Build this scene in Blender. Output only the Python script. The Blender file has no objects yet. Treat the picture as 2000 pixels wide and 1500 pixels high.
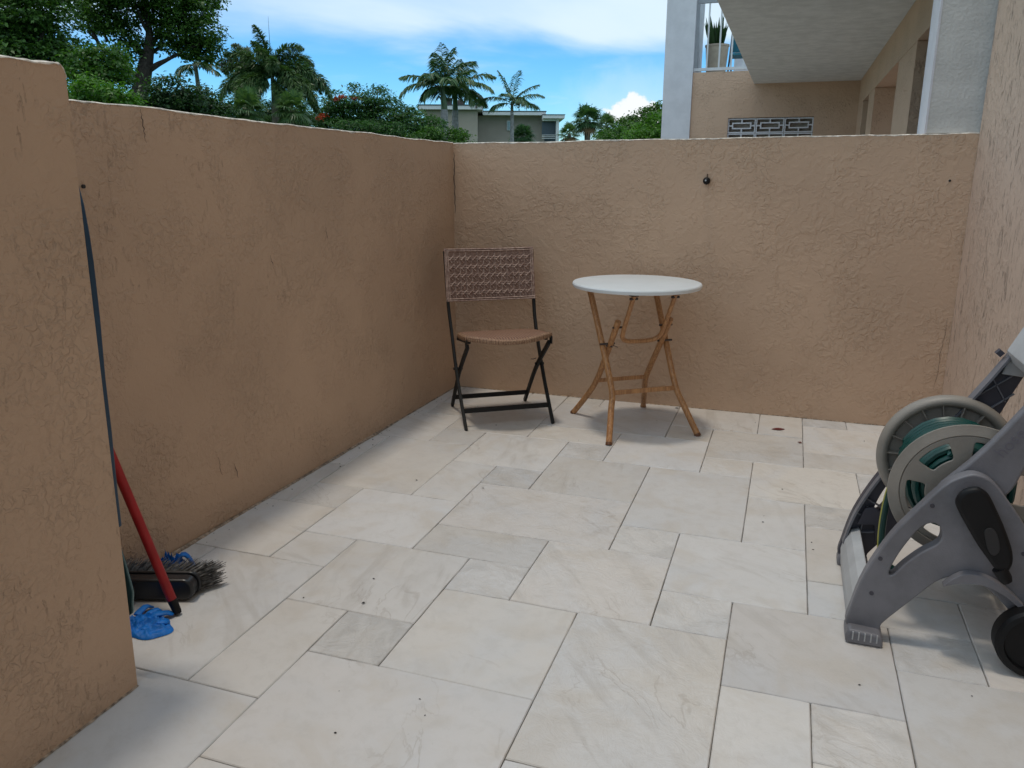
import bpy, bmesh, math, random
import numpy as np
from mathutils import Vector, Matrix

R = math.radians
scene = bpy.context.scene
COL = scene.collection
rng = random.Random(7)
nrg = np.random.default_rng(11)

# ------------------------------------------------------------------ camera
CAM = np.array([0.0657, -0.1099, 1.1805])
F_PX = 1551.71                      # focal length for a 2000 px wide picture
yaw, pitch, roll = R(18.984), R(14.698), R(0.141)
Rv = Vector((math.cos(yaw), math.sin(yaw), 0))
Fh = Vector((-math.sin(yaw), math.cos(yaw), 0))
Zv = Vector((0, 0, 1))
fwd = Fh*math.cos(pitch) - Zv*math.sin(pitch)
up0 = Fh*math.sin(pitch) + Zv*math.cos(pitch)
c_right = Rv*math.cos(roll) + up0*math.sin(roll)
c_up = -Rv*math.sin(roll) + up0*math.cos(roll)
cd = bpy.data.cameras.new('camera')
cam = bpy.data.objects.new('camera', cd)
COL.objects.link(cam)
m = Matrix((c_right, c_up, -fwd)).transposed().to_4x4()
m.translation = Vector(CAM)
cam.matrix_world = m
cd.sensor_width = 36
cd.lens = 36*F_PX/2000
cd.clip_start = 0.02
cd.clip_end = 3000
scene.camera = cam

def at(px, py, dist):
    """a point in the direction of a picture position (2000 x 1500), at a horizontal distance in metres"""
    x = (px-1000)/F_PX; y = -(py-750)/F_PX
    d = c_right*x + c_up*y + fwd
    h = math.hypot(d.x, d.y)
    return Vector(CAM) + d*(dist/h)

# ------------------------------------------------------------------ world and sun
SUN_DIR = Vector((-0.12, -0.04, 1.0)).normalized()       # towards the sun
sun_el = math.asin(SUN_DIR.z)
sun_az = math.atan2(SUN_DIR.x, SUN_DIR.y)
w = bpy.data.worlds.new('World'); scene.world = w; w.use_nodes = True
nt = w.node_tree; nt.nodes.clear()
def N(t, kind, **kw):
    n = t.nodes.new(kind)
    for k, v in kw.items(): setattr(n, k, v)
    return n
def L(t, a, b): t.links.new(a, b)
def math_node(t, op, a, b=None, c=None, clamp=False):
    n = N(t, 'ShaderNodeMath', operation=op); n.use_clamp = clamp
    for i, v in enumerate((a, b, c)):
        if v is None: continue
        if isinstance(v, (int, float)): n.inputs[i].default_value = v
        else: L(t, v, n.inputs[i])
    return n.outputs[0]
def smooth(t, v, lo, hi, a=0.0, b=1.0):
    n = N(t, 'ShaderNodeMapRange', interpolation_type='SMOOTHSTEP')
    L(t, v, n.inputs['Value'])
    n.inputs['From Min'].default_value = lo; n.inputs['From Max'].default_value = hi
    n.inputs['To Min'].default_value = a; n.inputs['To Max'].default_value = b
    return n.outputs['Result']
def mixc(t, f, a, b, blend='MIX'):
    n = N(t, 'ShaderNodeMix', data_type='RGBA', blend_type=blend)
    if isinstance(f, (int, float)): n.inputs[0].default_value = f
    else: L(t, f, n.inputs[0])
    for i, v in ((6, a), (7, b)):
        if isinstance(v, tuple): n.inputs[i].default_value = (*v, 1) if len(v) == 3 else v
        else: L(t, v, n.inputs[i])
    return n.outputs[2]
sky = N(nt, 'ShaderNodeTexSky', sky_type='NISHITA')
sky.sun_disc = False
sky.sun_elevation = sun_el; sky.sun_rotation = sun_az
sky.altitude = 0; sky.air_density = 1.0; sky.dust_density = 0.3; sky.ozone_density = 3.0
hs = N(nt, 'ShaderNodeHueSaturation')
hs.inputs['Saturation'].default_value = 1.35; hs.inputs['Value'].default_value = 1.0
L(nt, sky.outputs[0], hs.inputs['Color'])
blue = mixc(nt, 1.0, hs.outputs[0], (0.80, 1.27, 1.55), 'MULTIPLY')
tc = N(nt, 'ShaderNodeTexCoord')
sep = N(nt, 'ShaderNodeSeparateXYZ'); L(nt, tc.outputs['Generated'], sep.inputs[0])
den = math_node(nt, 'ADD', math_node(nt, 'MAXIMUM', sep.outputs[2], 0.0), 0.10)
cx = math_node(nt, 'DIVIDE', sep.outputs[0], den)
cy = math_node(nt, 'DIVIDE', sep.outputs[1], den)
cmb = N(nt, 'ShaderNodeCombineXYZ'); L(nt, cx, cmb.inputs[0]); L(nt, cy, cmb.inputs[1])
n1 = N(nt, 'ShaderNodeTexNoise'); L(nt, cmb.outputs[0], n1.inputs['Vector'])
n1.inputs['Scale'].default_value = 0.55; n1.inputs['Detail'].default_value = 7; n1.inputs['Roughness'].default_value = 0.5
n1.inputs['Distortion'].default_value = 0.5
# a veil of thin high cloud: it gets closed towards the zenith, open and blue towards the horizon
veil_in = math_node(nt, 'ADD', math_node(nt, 'MULTIPLY', n1.outputs['Fac'], 0.15), sep.outputs[2])
veil = math_node(nt, 'MULTIPLY', smooth(nt, veil_in, 0.196, 0.245), smooth(nt, n1.outputs['Fac'], 0.28, 0.62, 0.62, 1.0))
n3 = N(nt, 'ShaderNodeTexNoise'); L(nt, cmb.outputs[0], n3.inputs['Vector'])
n3.inputs['Scale'].default_value = 1.3; n3.inputs['Detail'].default_value = 6
thin = smooth(nt, n3.outputs['Fac'], 0.52, 0.78, 0.0, 0.45)
# one distant cumulus low over the trees
cdir = (at(1243, 222, 100)-Vector(CAM)).normalized()
vm = N(nt, 'ShaderNodeVectorMath', operation='SUBTRACT'); L(nt, tc.outputs['Generated'], vm.inputs[0]); vm.inputs[1].default_value = cdir
vs = N(nt, 'ShaderNodeVectorMath', operation='MULTIPLY'); L(nt, vm.outputs[0], vs.inputs[0]); vs.inputs[1].default_value = (1, 1, 1.35)
vl = N(nt, 'ShaderNodeVectorMath', operation='LENGTH'); L(nt, vs.outputs[0], vl.inputs[0])
n2 = N(nt, 'ShaderNodeTexNoise'); L(nt, tc.outputs['Generated'], n2.inputs['Vector'])
n2.inputs['Scale'].default_value = 38; n2.inputs['Detail'].default_value = 5; n2.inputs['Roughness'].default_value = 0.55
cum_d = math_node(nt, 'ADD', vl.outputs['Value'], math_node(nt, 'MULTIPLY', math_node(nt, 'SUBTRACT', n2.outputs['Fac'], 0.5), 0.055))
cum = smooth(nt, cum_d, 0.026, 0.036, 1.0, 0.0)
halo = smooth(nt, cum_d, 0.03, 0.11, 0.40, 0.0)
low = smooth(nt, sep.outputs[2], 0.0, 0.10, 0.22, 0.0)
mask = math_node(nt, 'MAXIMUM', math_node(nt, 'MAXIMUM', veil, thin), math_node(nt, 'MAXIMUM', low, halo))
mask = math_node(nt, 'MAXIMUM', mask, math_node(nt, 'MULTIPLY', cum, 0.97))
CLOUD = 8.6
cl = mixc(nt, cum, (0.765*CLOUD, 0.935*CLOUD, 1.06*CLOUD), (1.0*CLOUD, 1.02*CLOUD, 1.04*CLOUD))
col = mixc(nt, mask, blue, cl)
bg = N(nt, 'ShaderNodeBackground'); L(nt, col, bg.inputs['Color']); bg.inputs['Strength'].default_value = 0.115
wo = N(nt, 'ShaderNodeOutputWorld'); L(nt, bg.outputs[0], wo.inputs[0])

sd = bpy.data.lights.new('sun', 'SUN'); sd.energy = 1.15; sd.angle = R(6); sd.color = (1.0, 0.90, 0.76)
sun = bpy.data.objects.new('sun', sd); COL.objects.link(sun)
sun.rotation_euler = SUN_DIR.to_track_quat('Z', 'Y').to_euler()

vs_ = scene.view_settings
vs_.view_transform = 'Standard'; vs_.look = 'None'; vs_.gamma = 1.0; vs_.exposure = 0.0
vs_.use_curve_mapping = False
scene.cycles.max_bounces = 8
scene.cycles.diffuse_bounces = 4
scene.cycles.transparent_max_bounces = 8

# ------------------------------------------------------------------ helpers
def new_mat(name):
    mt = bpy.data.materials.new(name); mt.use_nodes = True
    t = mt.node_tree; t.nodes.clear()
    out = N(t, 'ShaderNodeOutputMaterial'); b = N(t, 'ShaderNodeBsdfPrincipled')
    L(t, b.outputs[0], out.inputs[0])
    return mt, t, b, out
def noise(t, vec, scale, detail=4, rough=0.5, dist=0.0):
    n = N(t, 'ShaderNodeTexNoise')
    if vec is not None: L(t, vec, n.inputs['Vector'])
    n.inputs['Scale'].default_value = scale; n.inputs['Detail'].default_value = detail
    n.inputs['Roughness'].default_value = rough; n.inputs['Distortion'].default_value = dist
    return n.outputs['Fac']
def mapping(t, vec, scale=(1, 1, 1), rot=(0, 0, 0)):
    n = N(t, 'ShaderNodeMapping'); L(t, vec, n.inputs['Vector'])
    n.inputs['Scale'].default_value = scale; n.inputs['Rotation'].default_value = rot
    return n.outputs[0]
def bump(t, b, h, dist, strength=1.0):
    n = N(t, 'ShaderNodeBump'); L(t, h, n.inputs['Height'])
    n.inputs['Distance'].default_value = dist; n.inputs['Strength'].default_value = strength
    L(t, n.outputs[0], b.inputs['Normal']); return n
def simple(name, color, rough=0.5, var=0.06, scale=12, bump_d=0.0, bump_s=200, metal=0.0, coord='Object', spec=0.5):
    mt, t, b, o = new_mat(name)
    c = N(t, 'ShaderNodeTexCoord').outputs[coord]
    f = noise(t, c, scale, 5, 0.6)
    lo = tuple(max(0, x*(1-var*2)) for x in color); hi = tuple(x*(1+var*2) for x in color)
    L(t, mixc(t, smooth(t, f, 0.3, 0.7), lo, hi), b.inputs['Base Color'])
    b.inputs['Roughness'].default_value = rough; b.inputs['Metallic'].default_value = metal
    b.inputs['Specular IOR Level'].default_value = spec
    if bump_d: bump(t, b, noise(t, c, bump_s, 3, 0.5), bump_d)
    return mt

class MB:
    """collects shapes; build() links them as one mesh object"""
    def __init__(s): s.v = []; s.f = []
    def add(s, vs, fs):
        o = len(s.v); s.v += [tuple(v) for v in vs]; s.f += [tuple(i+o for i in f) for f in fs]; return s
    def box(s, a, b):
        (x0, y0, z0), (x1, y1, z1) = a, b
        return s.add([(x0,y0,z0),(x1,y0,z0),(x1,y1,z0),(x0,y1,z0),(x0,y0,z1),(x1,y0,z1),(x1,y1,z1),(x0,y1,z1)],
                     [(0,3,2,1),(4,5,6,7),(0,1,5,4),(1,2,6,5),(2,3,7,6),(3,0,4,7)])
    def bar(s, p, q, wd, ht, upv=(0, 0, 1)):
        p, q = Vector(p), Vector(q); d = (q-p).normalized(); u = Vector(upv)
        sx = d.cross(u)
        if sx.length < 1e-4: sx = d.cross(Vector((1, 0, 0)))
        sx.normalize(); sy = sx.cross(d).normalized()
        vs = [e+sx*(wd/2*i)+sy*(ht/2*j) for e in (p, q) for i, j in ((-1,-1),(1,-1),(1,1),(-1,1))]
        return s.add(vs, [(3,2,1,0),(4,5,6,7),(0,1,5,4),(1,2,6,5),(2,3,7,6),(3,0,4,7)])
    def tube(s, pts, rad, n=10, caps=True, squash=1.0):
        pts = [Vector(p) for p in pts]; rs = rad if hasattr(rad, '__len__') else [rad]*len(pts)
        prev = None; rings = []
        for i, p in enumerate(pts):
            d = (pts[min(i+1, len(pts)-1)]-pts[max(i-1, 0)]).normalized()
            if prev is None:
                prev = d.cross(Vector((0, 0, 1)))
                if prev.length < 1e-3: prev = d.cross(Vector((1, 0, 0)))
            a = (prev - d*prev.dot(d)).normalized(); prev = a; b = d.cross(a)
            rings.append([p+a*(math.cos(2*math.pi*k/n)*rs[i])+b*(math.sin(2*math.pi*k/n)*rs[i]*squash) for k in range(n)])
        vs = [v for r in rings for v in r]; fs = []
        for i in range(len(pts)-1):
            for k in range(n):
                fs.append((i*n+k, i*n+(k+1) % n, (i+1)*n+(k+1) % n, (i+1)*n+k))
        if caps:
            fs.append(tuple(range(n-1, -1, -1))); fs.append(tuple((len(pts)-1)*n+k for k in range(n)))
        return s.add(vs, fs)
    def lathe(s, prof, c=(0, 0, 0), axis='z', n=48, close=False):
        """prof: (r, h) list turned about an axis through c"""
        c = Vector(c); vs = []
        for r, h in prof:
            for k in range(n):
                a = 2*math.pi*k/n; x, y = r*math.cos(a), r*math.sin(a)
                vs.append(c+(Vector((x, y, h)) if axis == 'z' else Vector((x, h, y))))
        fs = []; m_ = len(prof)
        for i in range(m_ if close else m_-1):
            j = (i+1) % m_
            for k in range(n):
                q = (i*n+k, i*n+(k+1) % n, j*n+(k+1) % n, j*n+k)
                fs.append(q if axis == 'z' else q[::-1])
        return s.add(vs, fs)
    def build(s, name, mat, parent=None, smooth_sh=False, bevel=0.0, seg=2, angle=40, subsurf=0, solid=0.0):
        me = bpy.data.meshes.new(name); me.from_pydata(s.v, [], s.f); me.validate(); me.update()
        bm = bmesh.new(); bm.from_mesh(me); bmesh.ops.recalc_face_normals(bm, faces=bm.faces); bm.to_mesh(me); bm.free()
        return link(name, me, mat, parent, smooth_sh, bevel, seg, angle, subsurf, solid)
def link(name, me, mat, parent=None, smooth_sh=False, bevel=0.0, seg=2, angle=40, subsurf=0, solid=0.0):
    o = bpy.data.objects.new(name, me); COL.objects.link(o)
    if mat: me.materials.append(mat)
    if parent: o.parent = parent
    if solid:
        md = o.modifiers.new('s', 'SOLIDIFY'); md.thickness = solid
    if bevel:
        md = o.modifiers.new('b', 'BEVEL'); md.width = bevel; md.segments = seg; md.limit_method = 'ANGLE'; md.angle_limit = R(angle)
    if subsurf:
        md = o.modifiers.new('u', 'SUBSURF'); md.levels = subsurf; md.render_levels = subsurf
    if smooth_sh:
        me.polygons.foreach_set('use_smooth', [True]*len(me.polygons))
        if not subsurf:
            try: me.set_sharp_from_angle(angle=R(angle))
            except Exception: pass
    return o
def thing(name, label, cat, loc=(0, 0, 0), rz=0, group=None):
    o = bpy.data.objects.new(name, None); COL.objects.link(o); o.empty_display_size = 0.1
    o.location = loc; o.rotation_euler = (0, 0, rz)
    return tag(o, label, cat, group)
def tag(o, label, cat, group=None):
    o['label'] = label; o['category'] = cat
    if group: o['group'] = group
    return o
def prism(outline, a, b, axis='y', holes=()):
    """a plate cut to an (x, z) outline with holes, between y = a and y = b"""
    bm = bmesh.new()
    edges = []
    for lp in [outline]+list(holes):
        vs = [bm.verts.new((p[0], a, p[1])) for p in lp]
        edges += [bm.edges.new((vs[i], vs[(i+1) % len(vs)])) for i in range(len(vs))]
    bmesh.ops.triangle_fill(bm, use_beauty=True, use_dissolve=False, edges=edges)
    faces = list(bm.faces)
    r = bmesh.ops.extrude_face_region(bm, geom=faces)
    for e in r['geom']:
        if isinstance(e, bmesh.types.BMVert): e.co.y = b
    bmesh.ops.recalc_face_normals(bm, faces=bm.faces)
    bmesh.ops.dissolve_limit(bm, angle_limit=R(1), verts=bm.verts, edges=bm.edges)
    return bm
def bm_obj(name, bm, mat, parent=None, **kw):
    me = bpy.data.meshes.new(name); bm.to_mesh(me); bm.free()
    return link(name, me, mat, parent, **kw)
def spline(pts, n=8, closed=False):
    """Catmull-Rom through pts"""
    P = [Vector(p) for p in pts]; out = []; k = len(P)
    rg = range(k if closed else k-1)
    for i in rg:
        if closed: a, b, c, d = P[(i-1) % k], P[i], P[(i+1) % k], P[(i+2) % k]
        else: a, b, c, d = P[max(i-1, 0)], P[i], P[i+1], P[min(i+2, k-1)]
        for j in range(n):
            t = j/n
            out.append(0.5*((2*b)+(c-a)*t+(2*a-5*b+4*c-d)*t*t+(3*b-a-3*c+d)*t**3))
    if not closed: out.append(P[-1])
    return out

# ------------------------------------------------------------------ materials
def stucco(name, base, pits=False, amt=1.0, rough_scale=1.0, sparse=0.0, nick=1.0):
    mt, t, b, o = new_mat(name)
    c = N(t, 'ShaderNodeTexCoord').outputs['Object']
    if pits: c = mapping(t, c, (1, 1, 0.62))
    big = noise(t, c, 1.7, 4, 0.5)
    zone = smooth(t, noise(t, c, 4.2*rough_scale, 5, 0.62, 0.4), 0.38+sparse, 0.64+sparse)
    lay = noise(t, c, 46*rough_scale, 4, 0.55, 0.55)
    lay2 = noise(t, mapping(t, c, (1, 1, 1), (0.5, 0.3, 0.9)), 17*rough_scale, 5, 0.58, 0.6)
    p1 = smooth(t, lay, 0.42, 0.60)
    p2 = math_node(t, 'MULTIPLY', smooth(t, lay2, 0.52, 0.59), smooth(t, noise(t, c, 2.3, 2, 0.5), 0.40, 0.60))
    fine = noise(t, c, 140, 3, 0.6)
    h = math_node(t, 'MULTIPLY', p1, math_node(t, 'MULTIPLY_ADD', zone, 0.60, 0.14))
    h = math_node(t, 'ADD', h, math_node(t, 'MULTIPLY', p2, 0.38))
    h = math_node(t, 'ADD', h, math_node(t, 'MULTIPLY', fine, math_node(t, 'MULTIPLY_ADD', zone, 0.25, 0.08)))
    h = math_node(t, 'ADD', h, math_node(t, 'MULTIPLY', big, 1.4))
    # small nicks and pulled trowel marks
    pv = noise(t, mapping(t, c, (1.0, 1.0, 0.42 if pits else 0.30)), 62 if pits else 78, 4, 0.58, 0.3)
    pz = smooth(t, noise(t, c, 4.5, 3, 0.55), 0.36 if pits else 0.48, 0.62, 0.3 if pits else 0.0, 1.0)
    pit = math_node(t, 'MULTIPLY', smooth(t, pv, 0.575 if pits else 0.605, 0.650), pz)
    h = math_node(t, 'SUBTRACT', h, math_node(t, 'MULTIPLY', pit, 1.3 if pits else 1.0*nick))
    bump(t, b, h, 0.0040*amt)
    lo = tuple(x*0.94 for x in base); hi = tuple(min(1, x*1.05) for x in base)
    colr = mixc(t, smooth(t, big, 0.3, 0.7), lo, hi)
    dirt = smooth(t, noise(t, c, 130, 3, 0.7), 0.66, 0.76, 0.0, 0.14)
    colr = mixc(t, dirt, colr, tuple(x*0.5 for x in base))
    colr = mixc(t, math_node(t, 'MULTIPLY', pit, 0.50 if pits else 0.22*nick), colr, tuple(x*0.30 for x in base))  # pits and nicks also darkened, their shade put into the colour
    L(t, colr, b.inputs['Base Color'])
    b.inputs['Roughness'].default_value = 0.72; b.inputs['Specular IOR Level'].default_value = 0.3
    return mt
WALL = (0.565, 0.385, 0.262)
M = {}
M['stucco'] = stucco('peach_stucco', WALL, amt=1.1, nick=0.10, rough_scale=0.9)
M['stucco_left'] = stucco('peach_stucco_rough', tuple(x*0.95 for x in WALL), amt=0.9, rough_scale=1.2, sparse=0.0, nick=0.5)
M['stucco_pit'] = stucco('peach_stucco_pitted', (0.60, 0.440, 0.335), pits=True, amt=0.95)
M['sunlit_edge'] = simple('painted_sunlit_edge', (0.66, 0.60, 0.52), 0.8, 0.22, 40, 0.002, 120)  # off-white strip colour stands in for sun catching the wall tops
M['white_stucco'] = simple('white_stucco', (0.64, 0.62, 0.65), 0.7, 0.03, 6, 0.002, 140)
M['soffit'] = simple('grey_white_soffit', (0.60, 0.585, 0.57), 0.8, 0.05, 8, 0.004, 60)
M['fin'] = simple('fin_stucco', (0.55, 0.53, 0.50), 0.75, 0.04, 7, 0.0035, 75)
M['grout'] = simple('dark_sand_joint', (0.17, 0.15, 0.13), 0.95, 0.25, 60, 0.002, 300)
M['dark_glass'] = simple('dark_glass', (0.012, 0.016, 0.018), 0.06, 0.05, 4)
M['dark'] = simple('dark_void', (0.02, 0.018, 0.016), 0.7)
M['crack'] = simple('dark_crack', (0.05, 0.035, 0.025), 0.9)

def marble(split=False):
    mt, t, b, o = new_mat('split_face_marble_tile' if split else 'cream_marble_tile')
    tcn = N(t, 'ShaderNodeTexCoord'); oi = N(t, 'ShaderNodeObjectInfo')
    rnd = oi.outputs['Random']
    off = N(t, 'ShaderNodeCombineXYZ')
    L(t, math_node(t, 'MULTIPLY', rnd, 37.0), off.inputs[0]); L(t, math_node(t, 'MULTIPLY', rnd, 91.0), off.inputs[1]); L(t, math_node(t, 'MULTIPLY', rnd, 53.0), off.inputs[2])
    va = N(t, 'ShaderNodeVectorMath', operation='ADD'); L(t, tcn.outputs['Object'], va.inputs[0]); L(t, off.outputs[0], va.inputs[1])
    rot = N(t, 'ShaderNodeVectorRotate', rotation_type='Z_AXIS'); L(t, va.outputs[0], rot.inputs['Vector'])
    L(t, math_node(t, 'MULTIPLY_ADD', rnd, 1.6, 0.0), rot.inputs['Angle'])
    c = rot.outputs[0]
    def rsel(k): return math_node(t, 'FRACT', math_node(t, 'MULTIPLY', rnd, k))
    tint = mixc(t, rsel(7.31), (0.705, 0.658, 0.600), (0.685, 0.668, 0.655))
    tint = mixc(t, smooth(t, rsel(13.7), 0.72, 1.0, 0.0, 0.40), tint, (0.66, 0.595, 0.545))
    val = math_node(t, 'MULTIPLY_ADD', rsel(23.9), 0.15, 0.82)
    cloudy = noise(t, c, 5.0, 6, 0.58, 0.7)
    cl2 = noise(t, c, 2.4, 4, 0.55, 0.6)
    streak = noise(t, mapping(t, c, (1.2, 6.5, 3), (0, 0, 0.5)), 2.4, 6, 0.58, 0.8)
    colr = mixc(t, smooth(t, cl2, 0.42, 0.68, 0.0, 0.50), tint, (0.62, 0.625, 0.64))
    colr = mixc(t, smooth(t, cloudy, 0.46, 0.70, 0.0, 0.50), colr, (0.60, 0.535, 0.455))
    colr = mixc(t, math_node(t, 'MULTIPLY', smooth(t, streak, 0.50, 0.72, 0.0, 0.46), smooth(t, rsel(3.3), 0.15, 0.9)), colr, (0.475, 0.435, 0.39))
    vein = noise(t, mapping(t, c, (1, 2.4, 1), (0, 0, 0.8)), 3.2, 5, 0.55, 1.0)
    vr = math_node(t, 'ABSOLUTE', math_node(t, 'SUBTRACT', vein, 0.5))
    vmask = math_node(t, 'MULTIPLY', smooth(t, vr, 0.0, 0.020, 0.34, 0.0), smooth(t, noise(t, c, 3.3, 3, 0.5), 0.52, 0.66))
    colr = mixc(t, vmask, colr, (0.40, 0.345, 0.29))
    mott = noise(t, c, 24, 5, 0.65, 0.4)
    colr = mixc(t, smooth(t, mott, 0.45, 0.70, 0.0, 0.22), colr, (0.50, 0.465, 0.42))
    sp = smooth(t, noise(t, c, 85, 3, 0.6), 0.70, 0.80, 0.0, 0.22)
    colr = mixc(t, sp, colr, (0.38, 0.33, 0.28))
    # pale worn arrises and soil along the tile edges come from the same stone, only a little darker in tone
    if split: colr = mixc(t, smooth(t, noise(t, c, 7, 7, 0.65, 1.0), 0.42, 0.66, 0.05, 0.45), colr, (0.47, 0.455, 0.435))
    hv = N(t, 'ShaderNodeHueSaturation'); L(t, colr, hv.inputs['Color']); L(t, val, hv.inputs['Value'])
    L(t, hv.outputs[0], b.inputs['Base Color'])
    L(t, smooth(t, noise(t, c, 9, 5, 0.6), 0.3, 0.7, 0.28, 0.50), b.inputs['Roughness'])
    b.inputs['Specular IOR Level'].default_value = 0.42
    rustic = smooth(t, rsel(5.17), 0.0, 0.95, 1.2, 1.8) if split else smooth(t, rsel(5.17), 0.55, 0.95, 0.14, 1.0)
    hh = math_node(t, 'ADD', math_node(t, 'MULTIPLY', noise(t, c, 14, 7, 0.62, 1.2), rustic), math_node(t, 'MULTIPLY', noise(t, c, 120, 3, 0.6), 0.10))
    hh = math_node(t, 'SUBTRACT', hh, math_node(t, 'MULTIPLY', vmask, 0.25))
    bump(t, b, hh, 0.0045)
    return mt
M['marble'] = marble(); M['marble_split'] = marble(True)

def leaf_mat(name, c1, c2, trans=0.35, rough=0.45):
    mt, t, b, o = new_mat(name)
    g = N(t, 'ShaderNodeNewGeometry')
    c = N(t, 'ShaderNodeTexCoord').outputs['Object']
    f = math_node(t, 'ADD', math_node(t, 'MULTIPLY', g.outputs['Random Per Island'], 0.55), math_node(t, 'MULTIPLY', noise(t, c, 0.9, 3, 0.5), 0.5))
    colr = mixc(t, smooth(t, f, 0.2, 0.85), c1, c2)
    L(t, colr, b.inputs['Base Color']); b.inputs['Roughness'].default_value = rough; b.inputs['Specular IOR Level'].default_value = 0.35
    tr = N(t, 'ShaderNodeBsdfTranslucent'); L(t, mixc(t, 1.0, colr, (1.1, 1.35, 0.5), 'MULTIPLY'), tr.inputs['Color'])
    mx = N(t, 'ShaderNodeMixShader'); mx.inputs[0].default_value = trans
    L(t, b.outputs[0], mx.inputs[1]); L(t, tr.outputs[0], mx.inputs[2]); L(t, mx.outputs[0], o.inputs[0])
    return mt
M['leaf_dark'] = leaf_mat('leaf_dark_green', (0.03, 0.08, 0.018), (0.105, 0.205, 0.04))
M['leaf_deep'] = leaf_mat('leaf_deep_green', (0.016, 0.045, 0.016), (0.05, 0.11, 0.032))
M['leaf_mid'] = leaf_mat('leaf_mid_green', (0.028, 0.085, 0.016), (0.09, 0.19, 0.03))
M['leaf_bright'] = leaf_mat('leaf_bright_green', (0.042, 0.125, 0.016), (0.12, 0.255, 0.03))
M['leaf_feather'] = leaf_mat('leaf_feather_green', (0.025, 0.08, 0.026), (0.075, 0.175, 0.045))
M['palm'] = leaf_mat('palm_frond_green', (0.036, 0.095, 0.042), (0.105, 0.190, 0.070), 0.25, 0.38)
M['palm_dark'] = leaf_mat('palm_frond_dark', (0.038, 0.095, 0.036), (0.130, 0.205, 0.065), 0.25, 0.38)
M['palm_grey'] = leaf_mat('palm_frond_grey', (0.12, 0.15, 0.12), (0.22, 0.25, 0.21), 0.25, 0.5)
M['palm_dead'] = leaf_mat('palm_frond_dead', (0.16, 0.10, 0.05), (0.26, 0.17, 0.09), 0.2, 0.6)
M['flower'] = leaf_mat('red_flower', (0.3, 0.03, 0.012), (0.46, 0.07, 0.028))
M['bark'] = simple('dark_bark', (0.034, 0.027, 0.021), 0.9, 0.25, 9, 0.02, 25)
M['palm_bark'] = simple('grey_palm_bark', (0.30, 0.285, 0.28), 0.85, 0.12, 7, 0.01, 30)
M['palm_bark_dark'] = simple('brown_palm_bark', (0.15, 0.125, 0.10), 0.9, 0.2, 7, 0.02, 30)
M['shaft'] = simple('green_crownshaft', (0.055, 0.105, 0.04), 0.45, 0.12, 5)
M['grass'] = simple('lawn_grass', (0.06, 0.11, 0.03), 0.95, 0.2, 3, 0.02, 60)

# ------------------------------------------------------------------ ground
def struct(o): o['kind'] = 'structure'; return o
g = MB(); g.add([(-400, -200, -0.06), (400, -200, -0.06), (400, 900, -0.06), (-400, 900, -0.06)], [(0, 1, 2, 3)])
struct(g.build('ground', M['grass']))
S = 0.2032
XL0, XL1 = -1.722, -1.684          # left wall face at y = 1.5 and at the back corner
YB, XR = 3.993, 0.812
Y0 = -3.4
fl = MB(); fl.box((-1.75, Y0, -0.055), (XR+0.02, YB+0.02, -0.0075))
floor = struct(fl.build('patio_floor', M['grout']))
def xleft(y): return XL0+(XL1-XL0)*(y-1.5)/(YB-1.5)
CELL = [(-8,-6,6,9),(-7,-6,9,10),(-9,-7,9,11),(-5,-2,5,7),(-8,-7,11,12),(-6,-5,6,8),(-6,-4,8,10),(-5,-4,7,8),(-4,-2,7,9),(-4,-3,9,10),(-5,-3,10,11),(-7,-5,10,12)]
def tile(x0, x1, y0, y1, k, split=False):
    r = random.Random(k*31+5)
    gp = 0.0010; ch = 0.0026
    x0 += gp; x1 -= gp; y0 += gp; y1 -= gp
    cx_, cy_ = (x0+x1)/2, (y0+y1)/2
    def ring(inset, z, jit):
        pts = []
        n = 5
        for (ax, ay), (bx, by) in (((x0,y0),(x1,y0)),((x1,y0),(x1,y1)),((x1,y1),(x0,y1)),((x0,y1),(x0,y0))):
            for i in range(n):
                f = i/n; px, py = ax+(bx-ax)*f, ay+(by-ay)*f
                j = r.uniform(-jit, jit) if i else jit*0.7
                dx, dy = cx_-px, cy_-py
                sx = (inset+j)*(1 if dx > 0 else -1) if abs(abs(dx)-(x1-x0)/2) < 1e-6 else 0
                sy = (inset+j)*(1 if dy > 0 else -1) if abs(abs(dy)-(y1-y0)/2) < 1e-6 else 0
                pts.append((px+sx-cx_, py+sy-cy_, z))
        return pts
    a, b_, c_ = ring(0, -0.03, 0.0), ring(0, -ch, 0.0006), ring(ch*0.8, 0.0, 0.0008)
    n = len(a); mb = MB()
    mb.add(a+b_+c_, [(i, (i+1) % n, n+(i+1) % n, n+i) for i in range(n)]+[(n+i, n+(i+1) % n, 2*n+(i+1) % n, 2*n+i) for i in range(n)]+[tuple(range(2*n, 3*n))])
    o = mb.build('floor_tile', M['marble_split' if split else 'marble'], floor)
    o.location = (cx_, cy_, r.uniform(-0.0008, 0.0008))
    o.rotation_euler = (r.uniform(-0.0012, 0.0012), r.uniform(-0.0012, 0.0012), 0)
k = 0
for iu in range(-2, 4):
    for iv in range(-6, 4):
        for (u0, u1, v0, v1) in CELL:
            x0, x1, y0, y1 = (u0+6*iu)*S, (u1+6*iu)*S, (v0+6*iv)*S, (v1+6*iv)*S
            xl = -1.735
            x0c, x1c, y0c, y1c = max(x0, xl), min(x1, XR+0.01), max(y0, Y0), min(y1, YB+0.01)
            if x1c-x0c < 0.02 or y1c-y0c < 0.02: continue
            tile(x0c, x1c, y0c, y1c, k, (u0, v0) in ((-4, 9), (-5, 7)) or ((u0, v0) in ((-8, 11), (-7, 9)) and iu == 1 and iv == 0)); k += 1

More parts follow.
